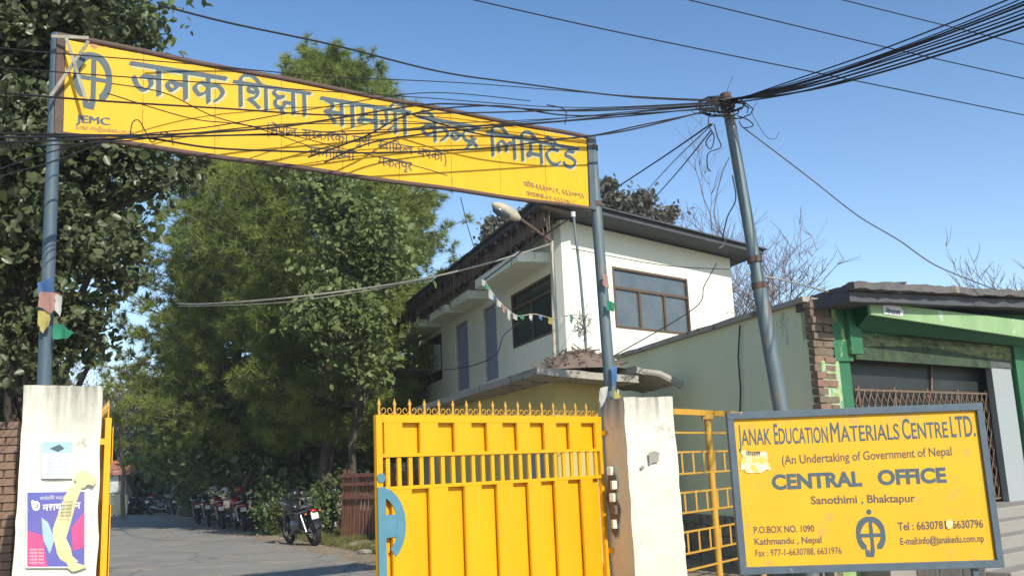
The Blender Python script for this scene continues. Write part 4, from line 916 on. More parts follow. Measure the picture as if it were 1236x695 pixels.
def pine_tree(label, base, H_, prof, group='pines beside the road', nbr=90, m=M_need, L=.30, seed=2, tuft=1.0, wn=.022, lean=(0, 0), z0=2.0, nn=22):
    """prof(f)-> branch length at height fraction f"""
    rr = random.Random(seed); base = V(base); t = thing('pine_tree', base, label, 'tree', group); top = base+V((lean[0], lean[1], H_))
    k = 9; P = [base.lerp(top, i/k)+V((rr.uniform(-.12, .12), rr.uniform(-.12, .12), 0))*(0 if i == 0 else 1) for i in range(k+1)]
    MB().tube(P, [.26*(1-.9*i/k)*(1.2 if i == 0 else 1) for i in range(k+1)], 10).build('trunk', M_bark, t)
    br = MB(); tufts = []; dirs = []
    for b in range(nbr):
        f = (z0/H_)+(1-z0/H_)*((b+rr.random())/nbr); a = b*2.399+rr.uniform(-.4, .4); ln = prof(f)*rr.uniform(.62, 1.12)
        i = f*k; st_p = P[min(k-1, int(i))].lerp(P[min(k, int(i)+1)], i-int(i)); d = V((math.cos(a), math.sin(a), 0)); rise = .05+.28*f
        pts = [st_p]; nseg = 5
        for q in range(1, nseg+1): g = q/nseg; pts.append(st_p+d*ln*g+V((rr.uniform(-.1, .1), rr.uniform(-.1, .1), ln*(rise*g-.28*g*(1-f)+.25*g*g))))
        br.tube(pts, [max(.012, .05*(1-f*.6)*(1-q/6)) for q in range(nseg+1)], 4, cap=False)
        side = V((-d.y, d.x, 0))
        for e in range(5):
            g = rr.uniform(.35, 1.05); i2 = min(nseg-1, int(g*nseg)); p = pts[i2].lerp(pts[i2+1], g*nseg-i2)+side*rr.uniform(-.3, .3)*ln*(1.1-g*.5)+V((0, 0, rr.uniform(-.35, .35)*.5))
            tufts.append(p); dirs.append((d+V((rr.gauss(0, .5), rr.gauss(0, .5), .7+rr.gauss(0, .3)))).normalized())
        for q in range(2, nseg+1):
            for s_ in (-1, 0, 1):
                w = ln*.30*(1-.5*(q/nseg))*s_*rr.uniform(.5, 1.2); p = pts[q]+side*w+d*abs(w)*.5+V((0, 0, rr.uniform(-.1, .22)))
                if s_: br.tube([pts[q-1], p], .014, 3, cap=False)
                dv = ((p-pts[q-1]).normalized()+V((0, 0, .55))).normalized()
                nt = 4
                for e in range(nt): tufts.append(p+V((rr.gauss(0, .13), rr.gauss(0, .13), rr.gauss(0, .10)))*tuft); dirs.append(dv+V((rr.gauss(0, .35), rr.gauss(0, .35), rr.gauss(0, .3))))
    for q in range(14): tufts.append(top+V((rr.gauss(0, .2), rr.gauss(0, .2), rr.uniform(-.9, .2)))); dirs.append(V((0, 0, 1)))
    br.build('branches', M_bark, t)
    T = np.array([tuple(p) for p in tufts]); DV = unit(np.array([tuple(p) for p in dirs])); n = len(T)*nn
    C = np.repeat(T, nn, 0); A = unit(np.repeat(DV, nn, 0)*.75+rng.normal(size=(n, 3))*.72); ln = (L*(.7+.6*rng.random(n)))[:, None]
    sd_ = unit(np.cross(A, rng.normal(size=(n, 3)))); w = wn
    vs = np.empty((n, 3, 3)); vs[:, 0] = C-sd_*w*.5; vs[:, 1] = C+sd_*w*.5; vs[:, 2] = C+A*ln-np.array([0, 0, .12])*ln
    np_mesh('needles', vs.reshape(-1, 3), 3, n, [(0, 1, 2)], m, t); return t

# near broadleaf tree behind the left pillar (large leaves)
YT = 11.5
broad_tree('broadleaf_tree', 'big dark broadleaf tree with large leaves behind the left pillar and banner', 'tree', (-6.3, 12.6, 0), (-6.0, 12.2, 9.5),
    [pxblob(60, 20, 11.5, 120, 100), pxblob(160, 20, 12, 40, 45), pxblob(20, 160, 11, 95, 100), pxblob(120, 180, 12, 75, 80), pxblob(185, 215, 12.2, 48, 50), pxblob(165, 285, 12, 42, 36), pxblob(40, 300, 11.2, 90, 100), pxblob(90, 390, 12, 55, 55), pxblob(10, 430, 11.5, 60, 70), pxblob(-90, 100, 12, 90, 180), pxblob(-60, 300, 12.5, 90, 120), pxblob(40, -130, 12, 150, 120), pxblob(125, 330, 12, 35, 50), pxblob(205, 190, 12.2, 32, 34)],
    640, 78, .118, M_leaf, .26, .33, 90, hollow=.0, up=.2, seed=3)
broad_tree('broadleaf_tree', 'dark leafy tree filling the gap behind the big broadleaf tree at the left edge', 'tree', (-11.5, 19, 0), (-11.2, 19, 8),
    [pxblob(-10, 470, 19, 60, 60), pxblob(20, 400, 19, 70, 60), pxblob(80, 250, 19.5, 85, 110), pxblob(60, 120, 19, 95, 100), pxblob(95, 30, 19, 100, 60), pxblob(-70, 300, 19, 100, 200)], 520, 60, .20, M_leaf2, .25, .75, 30, hollow=.0, seed=5)
broad_tree('understorey_tree', 'shadowy low tree between the left brick wall and the road', 'tree', (-9.6, 15.5, 0), (-9.6, 15.5, 2.6),
    [pxblob(0, 500, 15, 40, 40), pxblob(-40, 480, 15, 50, 60), pxblob(10, 450, 16, 50, 30)], 90, 60, .14, M_leaf2, .1, .5, 14, hollow=.0, seed=6)

# pines
def base_at(px, Y): p = U(px, hz(px), Y); return (p.x, p.y, 0)
def prof_tall(f): return 4.3*min(1, (1.02-f)*2.1)**.8*(.75+.25*math.sin(f*9)) if f > .25 else 3.4
pine_tree('tallest pine, its crown rising above the middle of the banner', base_at(398, 31), 15.5, lambda f: min(4.5 if f > .47 else 3.2, .8+(1-f)*10), nbr=165, seed=2, L=.30, wn=.024, nn=32, z0=2.6)
pine_tree('broad pine under the banner left of the tallest pine', base_at(287, 36), 14.4, lambda f: max(.7, 4.5*min(1, (1.04-f)*2.2)**.7), nbr=150, seed=3, L=.30, wn=.026, nn=30, z0=2.4)
pine_tree('dense pine whose right boughs reach toward the house eave', base_at(455, 36.5), 14.0, lambda f: max(.6, (1.7 if f < .5 else 3.4)*min(1, (1.03-f)*1.9)**.7), nbr=130, seed=4, L=.28, wn=.025, nn=28, z0=2.2)
pine_tree('shaded pine further back along the road, behind the parked motorcycles', base_at(310, 43), 14.5, lambda f: max(.6, 5*min(1, (1.03-f)*1.6)**.7), nbr=90, seed=5, L=.42, wn=.04, nn=20, z0=1.5)
pine_tree('slender pine with low boughs at the bend of the road', base_at(232, 50), 12.5, lambda f: max(.6, 2.0*min(1, (1.03-f)*1.9)**.7), nbr=90, seed=6, L=.42, wn=.045, nn=20, z0=2.0)
broad_tree('mixed_tree', 'light green leafy tree growing among the pines, nearest the gate', 'tree', base_at(432, 28.2), tuple(U(430, 270, 26.8)),
    [pxblob(430, 290, 25, 55, 60), pxblob(405, 380, 25, 55, 55), pxblob(440, 425, 25.6, 32, 50), pxblob(452, 320, 25.6, 42, 50), pxblob(395, 240, 25.4, 40, 40)], 230, 46, .17, mat('bright_leaf', (.22, .26, .08), .5, (.075, .12, .04), 4, .9, 0, trans=.25), .13, .6, 40, hollow=.15, seed=8)
broad_tree('mixed_tree', 'dark undergrowth tree behind the parked motorcycles', 'tree', base_at(300, 34), tuple(U(300, 480, 34)),
    [pxblob(290, 520, 36, 75, 70), pxblob(360, 540, 34, 60, 60), pxblob(235, 540, 40, 45, 55), pxblob(425, 545, 33, 30, 50), pxblob(412, 470, 34, 30, 60), pxblob(400, 470, 35, 60, 60)], 420, 40, .26, M_leaf2, .13, .9, 30, hollow=0, seed=9)
# shrubs along the fence line
for i, (px, Y, r, lb) in enumerate(((392, 27.5, 14, 'bushy shrub beside the rusty picket fence'), (330, 29, 15, 'low green shrub between the motorcycles'), (474, 27, 13, 'leafy shrub behind the left end of the gate'), (235, 45, 22, 'dark shrub beyond the farthest parked motorcycles'))):
    b = base_at(px, Y); broad_tree('shrub', lb, 'shrub', b, (b[0], b[1], .9), [((b[0], b[1], .8), (r/FPX*Y, r/FPX*Y, .9))], 40, 40, .12, M_leaf2, .04, .35, 10, hollow=0, seed=20+i)
# far trees beyond the bend (seen left of the pines)
for i, (px, Y, ty, rx, lb, mm) in enumerate(((135, 62, 470, 24, 'far hazy tree just right of the left pillar', M_far), (165, 70, 455, 22, 'far thin tree in the gap of sky over the road end', M_far), (190, 58, 500, 24, 'far dark green tree behind the distant motorcycles', M_far), (225, 64, 440, 34, 'far tall tree at the edge of the pines', M_far), (110, 75, 480, 34, 'far tree hidden partly by the left pillar', M_far), (60, 70, 470, 40, 'far tree left of the left pillar top', M_far))):
    b = base_at(px, Y); tp = U(px, ty, Y); hmid = (tp.z)*.55
    broad_tree('distant_tree', lb, 'tree', b, tuple(tp), [((b[0], b[1], tp.z*.45), (rx/FPX*Y, rx/FPX*Y, tp.z*.38)), ((b[0]+.5, b[1], tp.z*.78), (rx*.6/FPX*Y, rx*.6/FPX*Y, tp.z*.22))], 130, 34, .42, mm, .18, 1.1, 30, group='distant trees beyond the bend of the road', hollow=0, seed=30+i)
# brown crowns behind the house roof
for i, (px, py, Y, rx, ry, lb) in enumerate(((606, 278, 48, 24, 20, 'brownish tree crown left of the street lamp'), (652, 255, 50, 26, 16, 'brownish tree crown behind the roof, under the banner end'), (770, 248, 46, 36, 16, 'grey brown tree crown above the house roof, right of the banner'))):
    b = base_at(px, Y); c = U(px, py, Y)
    bl = [pxblob(px+dx_, py+dy_, Y, r_, r_*.8) for dx_, dy_, r_ in ((0, 0, ry), (rx*.55, 6, ry*.6), (-rx*.55, 7, ry*.6), (rx*.2, -5, ry*.6), (0, 18, ry))]
    if i == 2: bl += [pxblob(730, 228, 46, 10, 9), pxblob(742, 245, 46, 15, 12), pxblob(803, 262, 46, 11, 9)]
    broad_tree('brown_tree', lb, 'tree', b, tuple(c-V((0, 0, .5))), bl, 130, 40, .24, M_brn, .2, .5, 30, group='trees behind the house', hollow=0, seed=40+i)
# bare winter trees
def bare_tree(label, base, H_, sp, seed, group='bare trees behind the shop', r=.10):
    rr = random.Random(seed); base = V(base); t = thing('bare_tree', base, label, 'tree', group); tr = MB(); tw = MB()
    def grow(p, d, L_, r_, lv):
        n = 4; pts = [p]
        for i in range(n): d = (d+V((rr.uniform(-1, 1), rr.uniform(-1, 1), rr.uniform(-.4, .7)))*.22).normalized(); pts.append(pts[-1]+d*L_/n)
        (tr if lv == 0 else tw).tube(pts, [r_*(1-.5*i/n) for i in range(n+1)], 7 if lv == 0 else 4, cap=False)
        if lv < 4:
            for i in range(rr.choice((4, 4, 5)) if lv else 8):
                q = pts[rr.randint(1 if lv else 2, n)]; a = rr.uniform(0, 2*PI); dd = (d*.75+V((math.cos(a), math.sin(a), rr.uniform(-.1, .7)))*sp).normalized(); grow(q, dd, L_*rr.uniform(.5, .72), max(.009, r_*.5), lv+1)
    grow(base, V((0, 0, 1)), H_*.5, r, 0); tr.build('trunk', M_twig, t); o = tw.build('twigs', M_twig, t); o['kind'] = 'stuff'; return t
bare_tree('bare branching tree behind the utility pole, right of the house', base_at(945, 27), 8.8, .9, 3, r=.09)
bare_tree('bare thin tree left of the utility pole top, above the house roof end', base_at(880, 30), 11.0, .75, 5, r=.07)
bare_tree('bare twiggy tree behind the shop roof near the utility pole', base_at(985, 29), 8.6, .9, 8, r=.07)
bare_tree('bare tree just showing over the shop roof at the right edge', base_at(1268, 27), 7.0, .7, 11, r=.06)
bare_tree('bare pale tree in the gap between the left pillar and the pines', base_at(150, 48), 9.5, .7, 13, group='', r=.12)

# dry grass along the shoulder and by the fence
def grass(name, label, poly_pts, n, h=.14, m=M_grass, w=.012):
    P = []; poly = [V((p.x, p.y)) for p in poly_pts]
    def inside(x, y):
        c = False; j = len(poly)-1
        for i in range(len(poly)):
            if (poly[i].y > y) != (poly[j].y > y) and x < (poly[j].x-poly[i].x)*(y-poly[i].y)/(poly[j].y-poly[i].y)+poly[i].x: c = not c
            j = i
        return c
    x0, x1 = min(p.x for p in poly), max(p.x for p in poly); y0, y1 = min(p.y for p in poly), max(p.y for p in poly)
    while len(P) < n:
        x, y = random.uniform(x0, x1), random.uniform(y0, y1)
        if inside(x, y) and noise.noise(V((x*.9, y*.9, 0))) > -.12+random.uniform(-.2, .2): P.append((x, y, 0))
    C = np.repeat(np.array(P), 5, 0); k = len(C); C[:, :2] += rng.normal(size=(k, 2))*.04; A = unit(rng.normal(size=(k, 3))*.45+np.array([0, 0, 1])); ln = (h*(.5+rng.random(k)))[:, None]; s_ = unit(np.cross(A, rng.normal(size=(k, 3))))
    vs = np.empty((k, 3, 3)); vs[:, 0] = C-s_*w; vs[:, 1] = C+s_*w; vs[:, 2] = C+A*ln
    o = np_mesh(name, vs.reshape(-1, 3), 3, k, [(0, 1, 2)], m, None); tag(o, label, 'grass')
grass('dry_grass', 'thin dry grass on the dusty verge between road and pines', [G(470, 672), G(372, 654), G(305, 640), G(310, 625), G(470, 640)], 3800)
grass('dead_leaves', 'scattered leaf litter and weeds under the pines along the road', [G(470, 650), G(300, 634), G(215, 622), G(225, 612), G(470, 618)], 6000, .10, mat('leaf_litter', (.20, .13, .07), .95, (.08, .08, .035), 1.5, .9, 0), .03)

# ================================================================== SMALL STRUCTURES ALONG THE ROAD
# rusty picket fence panel left of the gate
A0 = G(411, 648); A1 = G(466, 650); A1 = A0+(A1-A0).normalized()*3.4; ad = (A1-A0).normalized(); an = V((-ad.y, ad.x, 0))
pf = thing('picket_fence', A0, 'rusty red brown picket fence section beside the left end of the gate', 'fence')
rr = random.Random(6); x = 0; hp = U(450, 567, A0.y).z
while x < 3.3:
    w_ = rr.uniform(.07, .11); h_ = hp*rr.uniform(.90, 1.06); ln_ = rr.uniform(-.03, .03)+.16
    if x > .15: ln_ = rr.uniform(-.02, .03)+.08
    a = A0+ad*x; MB().prism([a, a+ad*w_, a+ad*w_+an*.025, a+an*.025], V((ad.x*ln_, ad.y*ln_, h_))).build('picket', M_picket, pf); x += w_+rr.uniform(.03, .065)
for f in (.60, .80, .93): MB().bar(A0+ad*(.1*f)-an*.03+V((0, 0, hp*f)), A0+ad*3.4-an*.03+V((0, 0, hp*f)), .09, .04, side=V((0, 0, 1))).build('fence_rail', M_picket, pf)
for s_ in (.05, 1.7, 3.3): MB().bar(A0+ad*s_+an*.07, A0+ad*(s_+.1)+an*.07+V((0, 0, hp*.98)), .10).build('fence_post', M_picket, pf)
# weathered stake fence with pale posts behind the motorcycles
lf = thing('stake_fence', G(402, 642), 'sparse stake fence with whitish posts behind the parked motorcycles', 'fence')
B0, B1 = G(404, 640), G(300, 622); rr = random.Random(16)
for i in range(13):
    p = B0.lerp(B1, i/12+rr.uniform(-.01, .01)); h_ = rr.uniform(1.1, 1.5); MB().tube([p, p+V((rr.uniform(-.06, .06), 0, h_))], rr.uniform(.035, .05), 7).build('stake', M_wht if i % 3 == 0 else M_bark, lf)
for z in (.5, 1.0): MB().tube([B0.lerp(B1, i/8)+V((0, -.05, z+rr.uniform(-.05, .05))) for i in range(9)], .022, 5).build('cross_rail', M_bark, lf)
p = U(388, 604, B0.y+.6); o = MB().box((p.x, p.y, 1.0), (.62, .02, .45)).build('blue_cloth', mat('faded_blue_cloth', (.18, .28, .36), .9)); tag(o, 'faded blue grey sheet hung on the stake fence between motorcycle and picket fence', 'sheet')
# left brick wall (each brick)
bw = thing('brick_wall', U(8, 600, 9.6)-V((0, 0, U(8, 600, 9.6).z)), 'old red brick wall behind the left edge of the left pillar', 'wall')
bwp = U(19, 600, 9.4); bwp.z = 0; bx = V((-1, -.12, 0)).normalized(); by = V((-bx.y, bx.x, 0)); ztb = U(10, 516, 9.4).z
rr = random.Random(31)
MB().prism([bwp+bx*.02-by*.0, bwp+bx*3-by*.0, bwp+bx*3-by*.22, bwp+bx*.02-by*.22] if by.y < 0 else [bwp+bx*.02, bwp+bx*3, bwp+bx*3+by*.2, bwp+bx*.02+by*.2], V((0, 0, ztb-.02))).build('mortar_core', M_mort, bw)
bo = -by if by.y > 0 else by
me0 = None; z = .02; r_ = 0
while z < ztb:
    x = (-.0 if r_ % 2 else .115); 
    if r_ % 2 == 0:
        MB().box(bwp+bx*.05+bo*.0+V((0, 0, z+.035)), (.10, .06, .068)).build('brick', M_brick, bw)
    while x < 1.1:
        c = bwp+bx*(x+.115)+bo*rr.uniform(0, .012)+V((0, 0, z+.035))
        if me0 is None: b_ = MB().box(V((0, 0, 0)), (.222, .06, .066)); ob = b_.build('brick', M_brick, None); me0 = ob.data; ob.parent = bw; ob.location = c-bw.location; ob.rotation_euler = (0, 0, math.atan2(bx.y, bx.x))
        else: share('brick', me0, bw, c-bw.location, (0, 0, math.atan2(bx.y, bx.x)+rr.uniform(-.02, .02)))
        x += .235
    z += .078; r_ += 1
# distant gate hut and white tank at the road end
hp_ = U(130, 600, 54); hx, hy = hp_.x, hp_.y
ht = thing('distant_hut', (hx-1.2, hy+2, 0), 'small far hut with a reddish tiled roof, just right of the left pillar', 'building')
zt_ = U(130, 572, 54).z
MB().box((hx-1.2, hy+3, zt_/2), (3.0, 2.6, zt_)).build('wall', M_cem, ht)
MB().add([(hx-3.2, hy+1.2, zt_-.05), (hx+.9, hy+1.2, zt_-.05), (hx+.9, hy+5, zt_-.05), (hx-3.2, hy+5, zt_-.05), (hx-2.2, hy+3, zt_+.8), (hx-.2, hy+3, zt_+.8)], [(0, 1, 5, 4), (1, 2, 5), (2, 3, 4, 5), (3, 0, 4), (3, 2, 1, 0)]).build('roof', mat('red_tile_roof', (.42, .17, .10), .8), ht)
MB().box((hx-.35, hy+1.66, 1.9), (.5, .06, 1.2)).build('window', M_wht, ht)
p = U(144, 607, 50); tk = thing('notice_board', (p.x, p.y, 0), 'far cream board standing at the end of the road beside the hut', 'board')
zz = U(144, 597, 50).z; MB().box((p.x, p.y, zz/2+.12), (.86, .12, zz-.24)).build('panel', mat('cream_board', (.72, .66, .38), .8), tk, bevel=.02); MB().box((p.x-.3, p.y+.1, .3), (.08, .06, .6)).build('leg', M_cem, tk); MB().box((p.x+.3, p.y+.1, .3), (.08, .06, .6)).build('leg', M_cem, tk)
p = U(123, 612, 40); o = MB().box((p.x-.1, p.y, .45), (.5, .4, .9)).build('drum', M_red); 
bpy.data.objects.remove(o)
dr = MB(); dr.tube([(p.x-.1, p.y, 0), (p.x-.1, p.y, .30), (p.x-.1, p.y, .31), (p.x-.1, p.y, .60), (p.x-.1, p.y, .61), (p.x-.1, p.y, .9)], [.28, .28, .30, .28, .30, .28], 16); o = dr.build('oil_drum', mat('faded_red_drum', (.42, .12, .08), .7)); tag(o, 'faded red drum at the roadside just right of the left pillar', 'drum')

# ================================================================== MOTORCYCLES (local: +x forward, z up)
def make_bike(acc=M_red):
    t = thing('motorcycle', (0, 0, 0), 'x', 'motorcycle', 'motorcycles parked along the road edge')
    def wheel(x, nm, w):
        h = thing('wheel', (x, 0, .30), None, None); h.parent = t; h.name = 'wheel'
        ty = MB(); ty.torus((x, 0, .30), (0, 1, 0), .25, .055*w, 30, 8, 1.0); ty.build('tyre', M_rub, h)
        rm_ = MB(); rm_.torus((x, 0, .30), (0, 1, 0), .195, .014, 30, 6, 1.6); rm_.tube([(x, -.06, .30), (x, .06, .30)], .05, 12)
        for k in range(6): a = k*PI/3; rm_.bar((x, 0, .30), (x+.19*math.cos(a), 0, .30+.19*math.sin(a)), .03, .022)
        rm_.build('rim', M_eng, h)
        ds = MB(); ds.tube([(x, .065, .30), (x, .07, .30)], .11, 20); ds.build('brake_disc', M_chr, h)
    wheel(-.62, 'rear', 1.1); wheel(.66, 'front', .85)
    R4 = lambda x, cz, hw, hh, n=12, sq=.75: [(x, hw*math.copysign(abs(math.cos(2*PI*j/n))**sq, math.cos(2*PI*j/n)), cz+hh*math.copysign(abs(math.sin(2*PI*j/n))**sq, math.sin(2*PI*j/n))) for j in range(n)]
    MB().loft([R4(-.02, .82, .06, .05), R4(.06, .86, .12, .10), R4(.22, .90, .155, .135), R4(.38, .90, .14, .13), R4(.48, .86, .07, .07)]).build('fuel_tank', acc, t)
    MB().loft([R4(-.60, .84, .08, .025), R4(-.50, .85, .125, .045), R4(-.25, .81, .13, .045), R4(-.02, .80, .10, .05), R4(.06, .83, .06, .03)]).build('seat', M_rub, t)
    MB().loft([R4(-.80, .80, .04, .03), R4(-.72, .79, .085, .055), R4(-.5, .76, .11, .06), R4(-.2, .70, .12, .08), R4(-.05, .68, .10, .07)]).build('tail_cowl', acc, t)
    MB().loft([R4(-.15, .46, .10, .12), R4(0, .44, .14, .17), R4(.2, .43, .14, .17), R4(.32, .46, .09, .12)]).build('engine', M_eng, t)
    cy = MB()
    for k in range(6): cy.box((.16+k*.012, 0, .60+k*.028), (.17, .20, .012))
    cy.box((.19, 0, .66), (.12, .14, .2)); cy.build('cylinder_fins', M_eng, t, smooth=False)
    fr_ = MB()
    for s_ in (1, -1):
        fr_.tube([(.52, .03*s_, .86), (.36, .09*s_, .50), (.22, .11*s_, .27), (-.18, .11*s_, .28), (-.22, .10*s_, .55), (-.3, .10*s_, .74)], .016, 6); fr_.tube([(.5, .03*s_, .80), (.1, .08*s_, .74), (-.3, .10*s_, .74), (-.74, .09*s_, .80)], .015, 6)
        fr_.tube([(-.15, .09*s_, .36), (-.62, .10*s_, .30)], .02, 6)
    fr_.build('frame', M_blk, t)
    for s_ in (1, -1):
        sh_ = MB(); sh_.tube([(-.56, .13*s_, .34), (-.42, .13*s_, .70)], .018, 7)
        for k in range(9): f = .15+k*.085; sh_.torus((-.56+.14*f, .13*s_, .34+.36*f), (.14, 0, .36), .032, .006, 12, 4)
        sh_.build('shock_absorber', M_chr, t)
        MB().tube([(.66, .085*s_, .30), (.55, .085*s_, .62), (.46, .085*s_, .94)], [.026, .024, .018], 8).build('fork_leg', M_eng, t)
    ff = MB(); aa = [PI*.12+PI*.62*k/8 for k in range(9)]
    ff.loft([[(.66+.325*math.cos(a)*.99, y, .30+.325*math.sin(a)+(.02 if y == 0 else 0)) for a in aa]+[(.66+.315*math.cos(a), y, .30+.315*math.sin(a)) for a in aa[::-1]] for y in (-.06, 0, .06)]); ff.build('front_fender', acc, t)
    rf = MB(); aa = [PI*.42+PI*.50*k/9 for k in range(10)]
    rf.loft([[(-.62+.345*math.cos(a), y, .31+.345*math.sin(a)+(.015 if y == 0 else 0)) for a in aa]+[(-.62+.335*math.cos(a), y, .31+.335*math.sin(a)) for a in aa[::-1]] for y in (-.075, 0, .075)]); rf.build('rear_fender', M_blk, t)
    MB().prism([(-.83, -.07, .62), (-.83, .07, .62), (-.80, .07, .62), (-.80, -.07, .62)], V((-.02, 0, .10))).build('plate_holder', M_blk, t)
    MB().prism([(-.858, -.085, .60), (-.858, .085, .60), (-.85, .085, .60), (-.85, -.085, .60)], V((.01, 0, .13))).build('number_plate', M_wht, t)
    MB().loft([R4(-.865, .775, .02, .014), R4(-.84, .78, .065, .03), R4(-.78, .79, .07, .035)]).build('tail_light', M_lred, t)
    for s_ in (1, -1):
        MB().tube([(-.76, .06*s_, .74), (-.77, .15*s_, .74)], .008, 5).build('indicator_stalk', M_blk, t); MB().ball((-.78, .175*s_, .74), (.035, .028, .024)).build('indicator', M_lamb, t)
        MB().tube([(.42, .16*s_, 1.02), (.40, .22*s_, 1.16), (.40, .26*s_, 1.20)], .007, 5).build('mirror_stalk', M_blk, t)
        mr = MB(); mr.loft([[(.40+dx_, .30*s_+.062*sc_*math.cos(2*PI*j/12), 1.225+.036*sc_*math.sin(2*PI*j/12)) for j in range(12)] for dx_, sc_ in ((0, .95), (.012, 1), (.03, .6))]); mr.build('mirror', M_blk, t)
        MB().tube([(.37, .27*s_, 1.0), (.34, .37*s_, .985)], .019, 8).build('hand_grip', M_rub, t)
        MB().tube([(-.02, .12*s_, .33), (-.02, .25*s_, .33)], .014, 6).build('foot_peg', M_rub, t)
        MB().loft([[(x, .115*s_+.012*s_*q, z) for x, z in ((-.30, .56), (-.08, .55), (-.02, .66), (-.12, .74), (-.34, .73))] for q in (0, 1)]).build('side_panel', acc, t)
    MB().tube([(.37, -.28, 1.0), (.42, -.16, 1.02), (.46, -.06, .98), (.46, .06, .98), (.42, .16, 1.02), (.37, .28, 1.0)], .012, 7).build('handlebar', M_chr, t)
    MB().loft([R4(.50, .93, .05, .05), R4(.53, .93, .085, .085), R4(.62, .92, .09, .09), R4(.66, .92, .05, .05)]).build('headlight', M_glass, t)
    MB().loft([R4(.46, .99, .05, .03), R4(.52, 1.03, .09, .05), R4(.60, 1.0, .08, .03)]).build('instrument_pod', M_blk, t)
    ex = MB(); ex.tube([(.28, -.10, .58), (.42, -.12, .45), (.36, -.13, .26), (.0, -.15, .24), (-.3, -.17, .27)], .02, 8); ex.build('exhaust_pipe', M_chr, t)
    MB().tube([(-.28, -.17, .27), (-.34, -.175, .28), (-.74, -.18, .38), (-.80, -.18, .395)], [.022, .045, .055, .03], 12).build('silencer', M_chr, t)
    MB().tube([(-.45, .11, .86), (-.72, .10, .90), (-.84, .0, .90), (-.72, -.10, .90), (-.45, -.11, .86)], .011, 6).build('grab_rail', M_chr, t)
    MB().tube([(.02, .10, .26), (-.06, .24, .015)], .012, 5).build('side_stand', M_eng, t)
    return t
def helmet(P, mcol, label, a=0):
    t = thing('helmet', P, label, 'helmet'); R_ = Matrix.Rotation(a, 3, 'Z')
    rings = []
    for i in range(9):
        th = .02+i/8*PI*.70; rings.append([P+R_ @ V((.135*math.sin(th)*math.cos(2*PI*j/14)*1.08, .12*math.sin(th)*math.sin(2*PI*j/14), .13*math.cos(th))) for j in range(14)])
    MB().loft(rings).build('shell', mcol, t)
    MB().loft([[P+R_ @ V((.142*math.cos(a_)*math.sin(th)*1.06, .127*math.sin(a_)*math.sin(th), .135*math.cos(th)-.005)) for a_ in np.linspace(-.9, .9, 9)]+[P+R_ @ V((.125*math.cos(a_)*math.sin(th), .11*math.sin(a_)*math.sin(th), .12*math.cos(th)-.005)) for a_ in np.linspace(.9, -.9, 9)] for th in (1.2, 1.5, 1.85)]).build('visor', M_blk, t)
    return t
bk = make_bike(M_blk)
def put(t, px, py, ang, lean, label, s=1):
    p = G(px, py); t.location = p; t.rotation_euler = (math.radians(lean), 0, math.radians(ang)); t.scale = (s,)*3; t['label'] = label; return p
put(bk, 366, 657, 128, -11, 'nearest black motorcycle, parked alone with its tail light toward the gate', 1.10)
spots = [(290, 640, 118, -8, 'black motorcycle under the red helmet, second from the gate'), (268, 637, 112, -9, 'red tailed motorcycle just left of the one with the red helmet'), (252, 634, 110, -7, 'dark motorcycle fourth from the gate, half hidden in shade'), (239, 631.5, 112, -8, 'motorcycle in deep shade at the far end of the roadside row'),
         (192, 620, 70, -8, 'far motorcycle at the right of the distant group by the bend'), (184, 619.5, 100, -8, 'far red motorcycle in the distant group by the bend'), (172, 620, 60, -8, 'far motorcycle at the left of the distant group by the bend'), (208, 621, 120, -8, 'far dark motorcycle under the slender pine')]
redm = None
for i, (px, py, a, l, lb) in enumerate(spots):
    c = copy_tree(bk); put(c, px, py, a, l, lb, 1.08)
    if i in (0, 1, 5):
        for ch in c.children:
            if ch.name.split('.')[0] in ('fuel_tank', 'tail_cowl', 'side_panel', 'front_fender'):
                ch.data = ch.data.copy(); ch.data.materials[0] = M_red
def hp2(px, py, ref): p = G(*ref); return U(px, py, p.y+.15)
helmet(hp2(356, 596, (366, 657)), M_blk, 'black and white helmet resting on the nearest motorcycle', 4)
h_ = helmet(hp2(288.5, 591, (290, 640)), M_red, 'red helmet resting on the second motorcycle', 4)
helmet(hp2(272, 592, (276, 638)), M_wht, 'white helmet resting on the motorcycle left of the red one', 4)
helmet(hp2(259, 590, (262, 636)), mat('pale_blue_helmet', (.45, .55, .68), .3), 'pale blue helmet in the shaded motorcycle row', 4)

# ================================================================== WIRES
def wire(pts, label, r=.009, m=M_wire, group='overhead cables meeting at the utility pole', cat='cable', name='overhead_cable', sm=True):
    P = [U(*p) for p in pts]
    if sm and len(P) > 2:
        Q = [P[0]]+P+[P[-1]]; out = []
        for i in range(1, len(Q)-2):
            for j in range(8):
                t = j/8; a, b, c, d = Q[i-1:i+3]; out.append(.5*((2*b)+(c-a)*t+(2*a-5*b+4*c-d)*t*t+(-a+3*b-3*c+d)*t**3))
        P = out+[P[-1]]
    elif sm:
        a, b = P; L_ = (b-a).length; P = [a.lerp(b, i/16)-V((0, 0, .006*L_*4*(i/16)*(1-i/16))) for i in range(17)]
    o = MB().tube(P, r, 5, cap=False).build(name, m); return tag(o, label, cat, group)
def wd_(px): return 6.55+(px-0)/870*(11.85-6.55)-.0  # cables run in front of the banner
def banner_wire(pts, label, r=.0055, **k):
    x0, y0 = pts[0]
    if x0 <= 0: pts = [(-260, y0+(y0-pts[1][1])/(pts[1][0]-x0)*260)]+pts
    wire([(x, y, max(3.2, wd_(x))) for x, y in pts], label, r, **k)
banner_wire([(191, 6), (277, 28), (400, 54), (528, 86), (622, 100), (760, 117), (866, 122)], 'highest cable from the top left, passing over the banner heading to the pole', .010)
banner_wire([(0, 58), (62, 64), (225, 77), (330, 87), (400, 93), (570, 101), (760, 116), (868, 121)], 'cable crossing the top of the banner above its heading')
